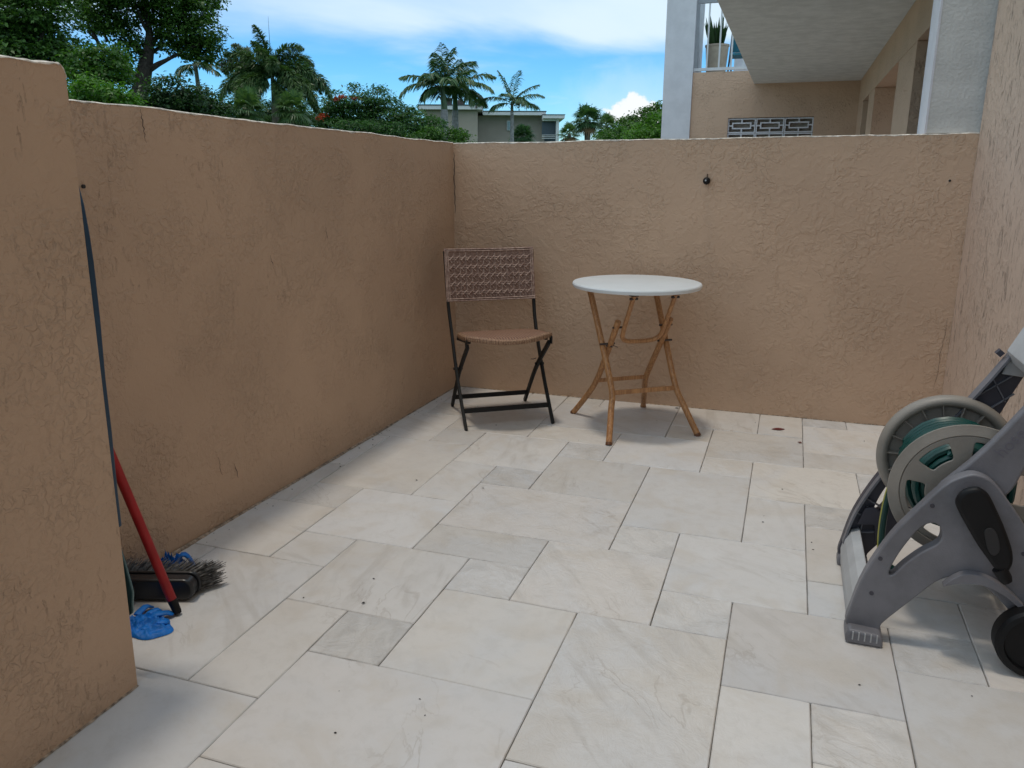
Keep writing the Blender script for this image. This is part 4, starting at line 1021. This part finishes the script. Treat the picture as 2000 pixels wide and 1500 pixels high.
body = [(0.297, 0.030), (0.300, 0.088), (0.323, 0.186), (0.371, 0.296), (0.4205, 0.374), (0.474, 0.449), (0.509, 0.477), (0.541, 0.487), (0.580, 0.470), (0.619, 0.424), (0.655, 0.376), (0.695, 0.310), (0.735, 0.225), (0.765, 0.150), (0.768, 0.085), (0.735, 0.06), (0.69, 0.10), (0.650, 0.150), (0.6076, 0.1898), (0.560, 0.2133), (0.520, 0.2118), (0.4886, 0.192), (0.458, 0.155), (0.417, 0.103), (0.378, 0.050), (0.372, 0.028)]
hole = [(0.3795, 0.200), (0.3916, 0.243), (0.413, 0.292), (0.437, 0.333), (0.4635, 0.349), (0.4824, 0.335), (0.482, 0.300), (0.445, 0.266), (0.409, 0.2247), (0.389, 0.195)]
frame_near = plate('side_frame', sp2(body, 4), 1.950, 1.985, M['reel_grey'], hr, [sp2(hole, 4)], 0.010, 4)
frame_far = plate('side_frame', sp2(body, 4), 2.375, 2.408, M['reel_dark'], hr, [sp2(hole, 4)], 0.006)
# ribs inside the far frame
mb = MB()
for (x0, z0, x1, z1) in ((0.330, 0.185, 0.372, 0.165), (0.352, 0.235, 0.40, 0.21), (0.385, 0.298, 0.43, 0.33), (0.345, 0.12, 0.40, 0.13), (0.36, 0.21, 0.345, 0.10), (0.41, 0.33, 0.47, 0.37)):
    mb.bar(H(x0, 2.371, z0), H(x1, 2.371, z1), 0.003, 0.012, (0, 1, 0))
mb.build('rib', M['reel_grey'], frame_far)
mb = MB(); oe = spline([(x, z, 0) for x, z in body[1:8]], 4)
for a_, b_ in zip(oe[:-1], oe[1:]): mb.bar(H(a_.x+0.003, 2.360, a_.y-0.002), H(b_.x+0.003, 2.360, b_.y-0.002), 0.030, 0.006, (1, 0, -1))
mb.build('frame_rim', M['reel_grey'], frame_far)  # lighter grey than the far frame, its rim light put into the colour
for (y0, y1, mt_) in ((1.915, 1.995, 'reel_grey'), (2.365, 2.415, 'reel_grey')):
    ft = plate('foot', [(0.293, 0.0), (0.384, 0.0), (0.381, 0.024), (0.374, 0.036), (0.298, 0.040), (0.292, 0.022)], y0, y1, M[mt_], hr, (), 0.007)
    mb = MB()
    for i in range(5): mb.bar(H(0.309+i*0.0145, y0-0.0012, 0.014), H(0.309+i*0.0145, y0-0.0012, 0.036), 0.003, 0.004, (0, 1, 0))
    mb.build('foot_ridge', M['reel_light'], ft)
for (x, z) in ((0.345, 0.135), (0.455, 0.395), (0.665, 0.30), (0.355, 0.235)):
    mb = MB(); mb.tube([H(x, 1.9515, z), H(x, 1.9478, z)], 0.0055, 12); mb.build('screw', M['reel_dark'], frame_near)
# front cross panel joining the two feet
mb = MB()
prof = [(0.302, 0.012), (0.298, 0.06), (0.306, 0.100), (0.320, 0.126), (0.345, 0.136), (0.350, 0.120), (0.332, 0.112), (0.322, 0.09), (0.316, 0.06), (0.322, 0.012)]
vs = [H(x, y, z) for y in (1.987, 2.372) for x, z in prof]; k_ = len(prof)
mb.add(vs, [(i, (i+1) % k_, k_+(i+1) % k_, k_+i) for i in range(k_)]+[tuple(range(k_)), tuple(range(2*k_-1, k_-1, -1))])
mb.build('cross_panel', M['reel_light'], hr, bevel=0.003)
plate('latch_plate', [(0.335, 0.150), (0.352, 0.205), (0.375, 0.212), (0.398, 0.200), (0.402, 0.160), (0.392, 0.09), (0.384, 0.155)], 2.355, 2.366, M['reel_dark'], frame_far, (), 0.002)
# wheels
for (y0, y1) in ((1.888, 1.944), (2.414, 2.47)):
    wh = MB(); cxw, czw, rw = 0.712, 0.0915, 0.0905
    wh.lathe([(0.0, y0+0.010), (rw-0.022, y0+0.010), (rw-0.018, y0), (rw-0.006, y0+0.002), (rw, y0+0.010), (rw, y1-0.010), (rw-0.006, y1-0.002), (rw-0.018, y1), (rw-0.022, y1-0.010), (0.0, y1-0.010)], c=H(cxw, 0, czw), axis='y', n=48)
    wo_ = wh.build('wheel', M['black_plastic'], hr, True, angle=35)
    mb = MB(); mb.lathe([(0.0, y0+0.004), (0.020, y0+0.005), (0.022, y0+0.0095)], c=H(cxw, 0, czw), axis='y', n=20); mb.build('hub_cap', M['reel_dark'], wo_, True)
mb = MB(); mb.tube([H(0.712, 1.93, 0.0915), H(0.712, 2.43, 0.0915)], 0.008, 10); mb.build('axle', M['reel_dark'], hr, True)
mb = MB(); mb.arch = None
arch = [(0.500, 0.196), (0.535, 0.232), (0.575, 0.238), (0.622, 0.222), (0.665, 0.188), (0.700, 0.150), (0.672, 0.165), (0.630, 0.196), (0.585, 0.212), (0.535, 0.208)]
plate('wheel_arch', sp2(arch, 3), 1.925, 1.9485, M['reel_grey'], hr, (), 0.003)
# upper handle arms
arm = [(0.462, 0.412), (0.5325, 0.505), (0.578, 0.5695), (0.621, 0.640), (0.662, 0.712), (0.700, 0.790), (0.735, 0.880), (0.755, 0.960), (0.790, 0.955), (0.772, 0.87), (0.745, 0.77), (0.715, 0.68), (0.680, 0.59), (0.648, 0.500), (0.628, 0.44), (0.58, 0.39), (0.50, 0.38)]
arm_near = plate('handle_arm', sp2(arm, 3), 1.990, 2.018, M['reel_grey'], hr, (), 0.006)
farm = [(x+0.004, z) for x, z in arm]
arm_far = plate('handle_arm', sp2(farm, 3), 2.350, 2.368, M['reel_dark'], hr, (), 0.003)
mb = MB()
edge = [(0.4855, 0.44), (0.5365, 0.505), (0.582, 0.5695), (0.625, 0.640), (0.666, 0.712), (0.704, 0.790), (0.739, 0.880)]
for (x0, z0), (x1, z1) in zip(edge[:-1], edge[1:]): mb.bar(H(x0, 2.345, z0), H(x1, 2.345, z1), 0.044, 0.006, (1, 0, -1))
mb.build('arm_rim', M['reel_grey'], arm_far)
mb = MB()
for (x0, z0, x1, z1) in ((0.60, 0.585, 0.69, 0.66), (0.632, 0.640, 0.672, 0.575), (0.640, 0.555, 0.69, 0.60), (0.655, 0.70, 0.715, 0.73)):
    mb.bar(H(x0, 2.347, z0), H(x1, 2.347, z1), 0.003, 0.008, (0, 1, 0))
mb.build('rib', M['reel_grey'], arm_far)
mb = MB(); mb.tube([H(0.772, 1.985, 0.955), H(0.772, 2.375, 0.955)], 0.016, 14); mb.build('handle_bar', M['black_plastic'], hr, True)
mb = MB()
tp = [(0.668, 0.690), (0.655, 0.720), (0.690, 0.800), (0.705, 0.800), (0.672, 0.722), (0.682, 0.700), (0.735, 0.690), (0.735, 0.682)]
vs = [H(x, y, z) for y in (2.021, 2.345) for x, z in tp]; k_ = len(tp)
mb.add(vs, [(i, (i+1) % k_, k_+(i+1) % k_, k_+i) for i in range(k_)]+[tuple(range(k_)), tuple(range(2*k_-1, k_-1, -1))])
mb.build('storage_tray', M['reel_light'], hr, bevel=0.002)
plate('tray_side', [(0.650, 0.655), (0.662, 0.70), (0.70, 0.80), (0.74, 0.80), (0.74, 0.68), (0.70, 0.65)], 2.336, 2.344, M['reel_light'], hr, (), 0.002)
mb = MB(); mb.bar(H(0.648, 2.36, 0.705), H(0.636, 2.36, 0.715), 0.02, 0.016); mb.build('latch', M['reel_dark'], hr)
# embossed word on the near arm
fc = bpy.data.curves.new('lettering', 'FONT'); fc.body = 'hose'; fc.size = 0.042; fc.extrude = 0.0007
fo = bpy.data.objects.new('lettering', fc); COL.objects.link(fo)
fo.rotation_euler = (R(90), R(-57), 0); fo.location = H(0.598, 1.9895, 0.522)
dg = bpy.context.evaluated_depsgraph_get(); me = bpy.data.meshes.new_from_object(fo.evaluated_get(dg))
bpy.data.objects.remove(fo); bpy.data.curves.remove(fc)
tx = link('lettering', me, simple('embossed_grey', (0.14, 0.134, 0.16), 0.45), arm_near)
tx.rotation_euler = (R(90), R(-57), 0); tx.location = H(0.598, 1.9895, 0.522)
# drum flanges
CX, CZ = 0.541, 0.405
def bean(a0, a1, r0, r1, k_=10):
    pts = [(CX+r1*math.cos(a0+(a1-a0)*i/k_), CZ+r1*math.sin(a0+(a1-a0)*i/k_)) for i in range(k_+1)]
    pts += [(CX+r0*math.cos(a1+(a0-a1)*i/4), CZ+r0*math.sin(a1+(a0-a1)*i/4)) for i in range(5)]
    return pts
def round_poly(pts, f=0.28):
    out = []; k_ = len(pts)
    for i in range(k_):
        p, a, b = Vector(pts[i]), Vector(pts[i-1]), Vector(pts[(i+1) % k_])
        if (p-a).normalized().dot((b-p).normalized()) > 0.8: out.append(tuple(p)); continue
        d1, d2 = min(0.012, (a-p).length*0.5), min(0.012, (b-p).length*0.5)
        p1, p2 = p+(a-p).normalized()*d1, p+(b-p).normalized()*d2
        for t in (0, 0.33, 0.67, 1): out.append(tuple(p1*(1-t)**2+p*2*t*(1-t)+p2*t*t))
    return out
circ = lambda r, k_=72: [(CX+r*math.cos(2*math.pi*i/k_), CZ+r*math.sin(2*math.pi*i/k_)) for i in range(k_)]
holes = [round_poly(bean(R(130+60*i-18), R(130+60*i+18), 0.092, 0.136)) for i in range(6)]
fn = plate('drum_flange', circ(0.150), 2.040, 2.046, M['reel_taupe'], hr, holes, 0.002, 2)
mb = MB()
mb.lathe([(0.1495, 2.0425-O.y), (0.153, 2.039-O.y), (0.158, 2.0405-O.y), (0.172, 2.045-O.y), (0.1775, 2.046-O.y), (0.1785, 2.049-O.y), (0.176, 2.052-O.y), (0.158, 2.0475-O.y), (0.1495, 2.0475-O.y)], c=(CX-O.x, 0, CZ), axis='y', n=96, close=True)
mb.build('flange_rim', M['reel_taupe'], fn, True, angle=60)
ff = plate('drum_flange', circ(0.150), 2.330, 2.336, M['reel_taupe'], hr, (), 0.002, 2)
mb = MB()
mb.lathe([(0.148, 2.3285-O.y), (0.151, 2.316-O.y), (0.157, 2.307-O.y), (0.165, 2.303-O.y), (0.173, 2.306-O.y), (0.179, 2.314-O.y), (0.182, 2.326-O.y), (0.180, 2.338-O.y), (0.168, 2.343-O.y), (0.148, 2.3375-O.y)], c=(CX-O.x, 0, CZ), axis='y', n=96, close=True)
mb.build('flange_rim', M['reel_taupe'], ff, True, angle=60)
mb = MB()
for i in range(18):
    a = 2*math.pi*i/18; d = Vector((math.cos(a), 0, math.sin(a))); c = Vector((CX-O.x, 2.318-O.y, CZ))
    mb = MB(); mb.bar(c+d*0.112, c+d*0.163, 0.0024, 0.020, (0, 1, 0)); mb.build('flange_rib', M['reel_taupe'], ff)
mb = MB(); mb.tube([H(CX, 2.042, CZ), H(CX, 2.334, CZ)], 0.055, 24); mb.build('drum', M['reel_dark'], hr, True)
mb = MB(); mb.tube([H(CX, 1.915, CZ), H(CX, 2.04, CZ)], 0.022, 20); mb.build('crank_axle', M['reel_dark'], hr, True)
# coiled hose
layers = [(0.070, 2.058, 2.300), (0.090, 2.066, 2.292), (0.108, 2.058, 2.300), (0.124, 2.110, 2.285)]
pts = []
for li, (r_l, ya, yb) in enumerate(layers):
    turns = int((yb-ya)/0.0195)
    for i in range(turns*24+1):
        t = i/(turns*24); y = ya+(yb-ya)*(t if li % 2 == 0 else 1-t); a = -2*math.pi*turns*t+li
        pts.append(H(CX+r_l*math.cos(a), y, CZ+r_l*math.sin(a)))
mb = MB(); mb.tube(pts, 0.0092, 7); hs_ = mb.build('hose', M['hose'], hr, True)
mb = MB(); c0 = Vector((CX-O.x, 0, CZ))
sp_pts = []
for p in pts[:int((2.300-2.058)/0.0195)*24]:
    d = Vector((p.x-c0.x, 0, p.z-c0.z)).normalized(); sp_pts.append(p-d*0.0072+Vector((0, -0.0052, 0)))
mb.tube(sp_pts, 0.0024, 4); mb.build('stripe', M['hose_stripe'], hs_, True)
# the loose end hanging down in front of the drum
tail = spline([H(CX-0.130, 2.20, CZ-0.01), H(0.392, 2.205, 0.33), H(0.386, 2.21, 0.25), H(0.388, 2.215, 0.17), H(0.398, 2.22, 0.11), H(0.43, 2.23, 0.08)], 6)
mb = MB(); mb.tube(tail, 0.0098, 10); tl_ = mb.build('hose_end', M['hose'], hr, True)
mb = MB(); mb.tube([p+Vector((-0.0085, -0.0035, 0)) for p in tail], 0.0024, 5); mb.build('stripe', M['hose_stripe'], tl_, True)
# crank
cr_o = [(0.531, 0.473), (0.506, 0.462), (0.493, 0.436), (0.500, 0.412), (0.526, 0.370), (0.551, 0.332), (0.578, 0.297), (0.597, 0.274), (0.612, 0.264), (0.624, 0.272), (0.631, 0.296), (0.626, 0.325), (0.613, 0.358), (0.598, 0.390), (0.582, 0.420), (0.562, 0.455), (0.548, 0.468)]
ck = plate('crank', sp2(cr_o, 3), 1.890, 1.914, M['black_plastic'], hr, (), 0.009, 3)
plate('crank_recess', sp2([(0.560, 0.372), (0.575, 0.380), (0.588, 0.365), (0.598, 0.330), (0.590, 0.312), (0.577, 0.318), (0.566, 0.345)], 3), 1.8875, 1.8905, simple('worn_black_plastic', (0.016, 0.0155, 0.017), 0.55), ck, (), 0.001)
mb = MB(); mb.tube([H(0.607, 1.902, 0.275), H(0.622, 1.900, 0.252), H(0.628, 1.898, 0.243)], [0.017, 0.0155, 0.011], 14); mb.build('crank_knob', M['black_plastic'], ck, True)

# ------------------------------------------------------------------ cleaning things behind the pier
M['red'] = simple('red_painted_handle', (0.30, 0.010, 0.012), 0.42, 0.08, 14)
p0 = Vector((-1.447, 1.450, 0.0)); p1 = Vector((-1.600, 1.438, 0.454)); dd = (p1-p0).normalized()
tp_ = p0+dd*((1.70-1.447)/abs(dd.x)) if abs(dd.x) > 0 else p1
rh = thing('red_pole', 'red pole with black tip leaning behind the wall pier', 'pole', p0)
mb = MB(); mb.tube([dd*0.048, dd*0.30, tp_-p0], 0.0128, 18); mb.build('pole', M['red'], rh, True)
mb = MB(); mb.tube([dd*0.002+Vector((0, 0, 0.004)), dd*0.008+Vector((0, 0, 0.004)), dd*0.048], [0.0100, 0.0112, 0.0130], 18); mb.build('pole_tip', M['black_plastic'], rh, True)
# push broom head lying on its side
M['broom_black'] = simple('broom_block_plastic', (0.014, 0.015, 0.018), 0.28, 0.08, 10)
M['bristle'] = simple('grey_black_bristle', (0.115, 0.11, 0.105), 0.6, 0.45, 60)
a0, a1 = Vector((-1.70, 1.434, 0)), Vector((-1.452, 1.519, 0))
ax = (a1-a0).normalized(); ang = math.atan2(ax.y, ax.x)
bh0 = thing('push_broom', 'black broom head lying on the tiles with grey bristles fanned to the right', 'broom', a0, ang)
Lb = (a1-a0).length
def rbox(x0, x1, y0, y1, z0, z1, r, n=6):
    ol = []
    for cx__, cz__, s0 in ((x1-r, z0+r, -90), (x1-r, z1-r, 0), (x0+r, z1-r, 90), (x0+r, z0+r, 180)):
        for i in range(n+1): a = R(s0+90*i/n); ol.append((cx__+r*math.cos(a), cz__+r*math.sin(a)))
    return prism(ol, y0, y1)
bm = rbox(-0.05, Lb, 0.0, 0.040, 0.006, 0.070, 0.028); blk = bm_obj('block', bm, M['broom_black'], bh0, smooth_sh=True, bevel=0.007, seg=3, angle=50)
bm = rbox(-0.045, Lb+0.006, 0.040, 0.050, 0.003, 0.074, 0.030); bm_obj('bristle_base', bm, M['broom_black'], blk, smooth_sh=True, bevel=0.003, angle=50)
mb = MB(); mb.tube([(0.075, 0.004, 0.036), (0.07, -0.018, 0.037), (0.062, -0.045, 0.038)], [0.026, 0.019, 0.017], 14); mb.build('handle_socket', M['broom_black'], blk, True)
mb = MB(); mb.tube([(0.062, -0.044, 0.038), (0.045, -0.10, 0.037), (0.0, -0.20, 0.033)], 0.0105, 12); mb.build('handle_stub', simple('pale_wood_stub', (0.40, 0.28, 0.16), 0.6), bh0, True)
V = []
rs = np.random.default_rng(77)
for i in range(2600):
    x = rs.uniform(-0.03, Lb); z = rs.uniform(0.010, 0.068)
    fan = (x/Lb)**2.5
    d = np.array([0.10+0.95*fan+rs.normal()*0.10, 1.0, (z-0.036)*5.0+rs.normal()*0.08+0.05]); d /= np.linalg.norm(d)
    ln = rs.uniform(0.048, 0.072)+0.016*fan; p = np.array([x, 0.049, z]); q = p+d*ln; q[2] = max(q[2], 0.002)
    wv = np.cross(d, rs.normal(size=3)); wv = wv/np.linalg.norm(wv)*0.0009
    V += [p-wv, p+wv, q+wv*0.7, q-wv*0.7]
br = raw_mesh('bristles', np.array(V), 4, M['bristle'], bh0); br['kind'] = 'stuff'
# tall teal tool standing behind the pier, only its edge in view
M['blue_plastic'] = simple('blue_plastic', (0.006, 0.040, 0.085), 0.45, 0.08, 10)
M['teal_plastic'] = simple('dark_teal_plastic', (0.02, 0.075, 0.095), 0.3, 0.08, 10)
dp = thing('dustpan', 'tall blue and teal long-handled dustpan standing behind the wall pier, mostly hidden', 'dustpan', (-1.40, 1.21, 0))
Dp = Vector((-1.40, 1.21, 0))
# right-hand silhouette of the handle, in the plane just behind the pier
edge_r = [(-1.3500, 1.176), (-1.3390, 1.120), (-1.3345, 1.060), (-1.3330, 1.000), (-1.3355, 0.882), (-1.3430, 0.74), (-1.3450, 0.615), (-1.3475, 0.566), (-1.3510, 0.47), (-1.3525, 0.385)]
vs = []
for (x, z) in edge_r:
    wd = 0.040
    for yy in (1.196, 1.214): vs += [Vector((x, yy, z))-Dp]
    for yy in (1.214, 1.196): vs += [Vector((x-wd, yy, z-0.004))-Dp]
k_ = len(edge_r); mb = MB()
mb.add(vs, [(i*4+j, i*4+(j+1) % 4, i*4+4+(j+1) % 4, i*4+4+j) for i in range(k_-1) for j in range(4)]+[(0, 1, 2, 3), (k_*4-1, k_*4-2, k_*4-3, k_*4-4)])
mb.build('handle', M['blue_plastic'], dp, bevel=0.004)
pan = [(-1.356, 0.400), (-1.350, 0.345), (-1.340, 0.300), (-1.330, 0.245), (-1.328, 0.225), (-1.3335, 0.195), (-1.337, 0.172), (-1.356, 0.155), (-1.375, 0.08), (-1.385, 0.0), (-1.60, 0.0), (-1.60, 0.20), (-1.50, 0.32), (-1.42, 0.395)]
bm = prism([(x-Dp.x, z) for x, z in pan], 1.192-Dp.y, 1.199-Dp.y); pn = bm_obj('pan', bm, M['teal_plastic'], dp)
mb = MB(); rim = spline([Vector((x, 1.1955, z+0.001))-Dp for x, z in pan[:9]], 3)
mb.tube(rim, 0.0022, 6); mb.build('pan_rim', simple('pale_teal_rim', (0.12, 0.20, 0.21), 0.4), pn, True)

# blue rubber gloves
M['glove'] = simple('blue_nitrile', (0.004, 0.14, 0.50), 0.55, 0.10, 30, 0.0012, 160, spec=0.35)
def glove(label, loc, rz, fingers, rad, hgt, seed):
    """a dropped glove: a creased, collapsed palm with flat bent fingers"""
    r = random.Random(seed)
    o = thing('rubber_glove', label, 'glove', loc, rz)
    ph = [r.uniform(0, 6.28) for _ in range(8)]
    mb = MB(); nr, na = 22, 90; vs = []
    for i in range(nr+1):
        q = i/nr
        for k_ in range(na):
            a = 2*math.pi*k_/na
            R_ = rad*(1+0.16*math.sin(2*a+ph[0])+0.10*math.sin(3*a+ph[1])+0.05*math.sin(7*a+ph[2]))
            x, y = R_*q*math.cos(a)*1.15, R_*q*math.sin(a)*0.9
            f1 = abs(math.sin(95*x+40*y+3*math.sin(60*y+ph[3])+ph[4])); f2 = abs(math.sin(-50*x+110*y+2.5*math.sin(70*x+ph[5])+ph[6])); f3 = abs(math.sin(160*(x+y)+ph[7]))
            ridge = 1-0.45*f1**0.6-0.35*f2**0.6-0.12*f3
            edge = min(1.0, (1-q)*3.2)**0.5
            vs.append((x, y, 0.0015+hgt*edge*(0.25+0.9*ridge)*(1-0.35*q)))
    fs = [(i*na+k_, i*na+(k_+1) % na, (i+1)*na+(k_+1) % na, (i+1)*na+k_) for i in range(nr) for k_ in range(na)]
    mb.add(vs, fs)
    for (x, y, a, ln, w_, lift) in fingers:
        pts = []; rr = []
        for i in range(9):
            t = i/8; bend = 0.5*math.sin(t*2.2+a)*0.3
            pts.append(Vector((x+math.cos(a+bend)*ln*t, y+math.sin(a+bend)*ln*t, 0.008+lift*math.sin(math.pi*min(1, t*1.1))+0.0025*math.sin(9*t+a))))
            rr.append(w_*(1-0.15*t)*(1.0 if i < 7 else (0.9 if i == 7 else 0.55)))
        mb.tube(pts, rr, 12, squash=0.42)
    ob = mb.build('glove_skin', M['glove'], o, True, angle=75)
    for v_ in ob.data.vertices: v_.co.z = max(0.0016, v_.co.z)
    return o
glove('crumpled blue rubber glove on the tiles at the foot of the wall pier', (-1.500, 1.362, 0), R(14),
      [(0.015, 0.040, R(18), 0.055, 0.0135, 0.010), (0.03, 0.008, R(4), 0.045, 0.0115, 0.008), (0.02, -0.018, R(-12), 0.035, 0.0115, 0.006), (-0.03, 0.045, R(75), 0.055, 0.0120, 0.010), (0.0, 0.045, R(52), 0.040, 0.0115, 0.010)], 0.072, 0.030, 3)
glove('blue rubber glove poking up behind the black broom head', (-1.640, 1.632, 0), R(28),
      [(0.02, 0.0, R(0), 0.060, 0.016, 0.055), (-0.01, 0.015, R(40), 0.05, 0.012, 0.014), (-0.03, 0.0, R(170), 0.05, 0.012, 0.012), (-0.02, 0.02, R(100), 0.04, 0.011, 0.01), (-0.02, -0.01, R(-70), 0.03, 0.011, 0.01)], 0.050, 0.085, 4)

# ------------------------------------------------------------------ small things
hk = thing('wall_hook', 'small round black hook on the upper back wall above the table', 'hook', (-0.34, YB, 1.158))
mb = MB(); mb.lathe([(0.0, -0.034), (0.008, -0.033), (0.015, -0.027), (0.018, -0.016), (0.018, -0.010), (0.012, -0.004), (0.010, 0.0)], axis='y', n=24); mb.build('knob', M['black_plastic'], hk, True)
mb = MB(); mb.tube([(0, -0.004, 0.014), (0.001, -0.004, 0.032)], 0.0022, 6); mb.build('wire', M['crack'], hk)
mb = MB(); mb.tube([(-0.003, -0.032, 0.002), (-0.003, -0.0365, 0.002)], 0.004, 8); mb.build('screw', M['reel_light'], hk)
for (x, y, z, nx, lb) in ((0.721, YB, 1.163, (0, -1, 0), 'tiny dark screw hole plug at the upper right of the back wall'), (xleft(1.576), 1.576, 1.15, (1, 0, 0), 'small dark plug on the left wall beside the blue dustpan handle')):
    nv = Vector(nx); mb = MB(); mb.tube([nv*-0.002, nv*0.003, nv*0.004], [0.0055, 0.0055, 0.003], 10)
    o = mb.build('wall_plug', M['dark'], None); o.location = (x, y, z); tag(o, lb, 'wall plug')
def fallen_leaf(label, loc, rz, ln, wd, mat):
    mb = MB(); n_ = 6; vs = []
    for i in range(n_+1):
        t = i/n_; w_ = wd*math.sin(math.pi*min(1, t*0.96+0.02)); z = 0.0006+0.0012*math.sin(t*3)
        vs += [(ln*(t-0.5), -w_/2, z+0.0012), (ln*(t-0.5), 0, z), (ln*(t-0.5), w_/2, z+0.0012)]
    fs = []
    for i in range(n_): fs += [(3*i, 3*i+1, 3*i+4, 3*i+3), (3*i+1, 3*i+2, 3*i+5, 3*i+4)]
    mb.add(vs, fs); o = mb.build('fallen_leaf', mat, None); o.location = loc; o.rotation_euler = (0, 0, rz)
    return tag(o, label, 'leaf')
M['leaf_red'] = simple('dry_red_leaf', (0.13, 0.016, 0.016), 0.6)
M['speck'] = simple('dark_debris', (0.025, 0.022, 0.02), 0.8)
def gpt(px, py):
    x = (px-1000)/F_PX; y = -(py-750)/F_PX; d = c_right*x+c_up*y+fwd; t = -CAM[2]/d.z
    return Vector(CAM)+d*t
p = gpt(1520, 839); fallen_leaf('small dark red leaf on a tile near the back wall', (p.x, p.y, 0.001), R(20), 0.064, 0.034, M['leaf_red'])
p = gpt(1562, 865); fallen_leaf('tiny dark red petal on the tiles left of the hose reel', (p.x, p.y, 0.001), R(-30), 0.020, 0.016, M['leaf_red'])
p = gpt(710, 1179); fallen_leaf('tiny black curled leaf in the middle of a tile at the left', (p.x, p.y, 0.001), R(40), 0.011, 0.008, M['speck'])
p = gpt(1322, 798); fallen_leaf('small black leaf at the back wall behind the table', (p.x, p.y, 0.001), R(10), 0.020, 0.015, M['speck'])
# scattered grit
mb = MB()
sp_xy = [(gpt(a_, b_).x, gpt(a_, b_).y) for a_, b_ in ((730, 1131), (1492, 1008), (1490, 1020), (1585, 1060), (1588, 1074), (836, 788), (1283, 822), (830, 1398), (655, 1432), (1475, 826), (1510, 848), (820, 1366), (1688, 862), (1528, 956))]
for _ in range(14): sp_xy.append((rng.uniform(-1.6, 0.75), rng.uniform(1.2, 3.95)))
for _ in range(36): yy = rng.uniform(1.6, 3.95); sp_xy.append((xleft(yy)+abs(rng.gauss(0, 0.03))+0.01, yy))
for (x, y) in sp_xy:
    s = rng.uniform(0.0012, 0.0034); a = rng.uniform(0, 6.28); e = rng.uniform(0.6, 2.2)
    vs = [(x+s*e*math.cos(a+i*1.5708), y+s*math.sin(a+i*1.5708), 0.0012) for i in range(4)]+[(x, y, 0.0012+s*0.8)]
    mb.add(vs, [(0, 1, 4), (1, 2, 4), (2, 3, 4), (3, 0, 4)])
gr = mb.build('grit', M['speck']); gr['kind'] = 'stuff'; gr['label'] = 'scattered dark grit and crumbs on the patio tiles'; gr['category'] = 'grit'

# soil and mortar crumbs gathered where the walls meet the tiles
def soil(pa, pb, inward, n, wmin, wmax):
    pa, pb, inward = Vector(pa), Vector(pb), Vector(inward); mb = MB(); vs = []
    w_ = wmin
    for i in range(n+1):
        p = pa.lerp(pb, i/n); w_ = max(wmin, min(wmax, w_+rng.uniform(-0.0012, 0.0012)))
        vs += [p-inward*0.004+Zv*(0.004+w_*0.5), p+inward*w_*0.5+Zv*(0.0022+rng.uniform(0, 0.0006)), p+inward*(w_+rng.uniform(0, 0.002))+Zv*0.0006]
    fs = []
    for i in range(n): fs += [(3*i, 3*i+1, 3*i+4, 3*i+3), (3*i+1, 3*i+2, 3*i+5, 3*i+4)]
    mb.add(vs, fs); return mb
M['soil'] = simple('sandy_soil', (0.30, 0.225, 0.16), 0.95, 0.3, 60, 0.002, 200)
so_ = MB()
for mb in (soil((xleft(1.0), 1.0, 0), (xleft(YB), YB, 0), (1, 0, 0), 240, 0.001, 0.009), soil((XL1, YB, 0), (XR, YB, 0), (0, -1, 0), 200, 0.001, 0.008), soil((-1.3300, Y0, 0), (-1.3165, 1.162, 0), (1, 0, 0), 300, 0.001, 0.007)):
    so_.add(mb.v, mb.f)
sl = so_.build('soil', M['soil']); sl['kind'] = 'stuff'; sl['label'] = 'thin line of sandy soil where the walls meet the tiles'; sl['category'] = 'soil'
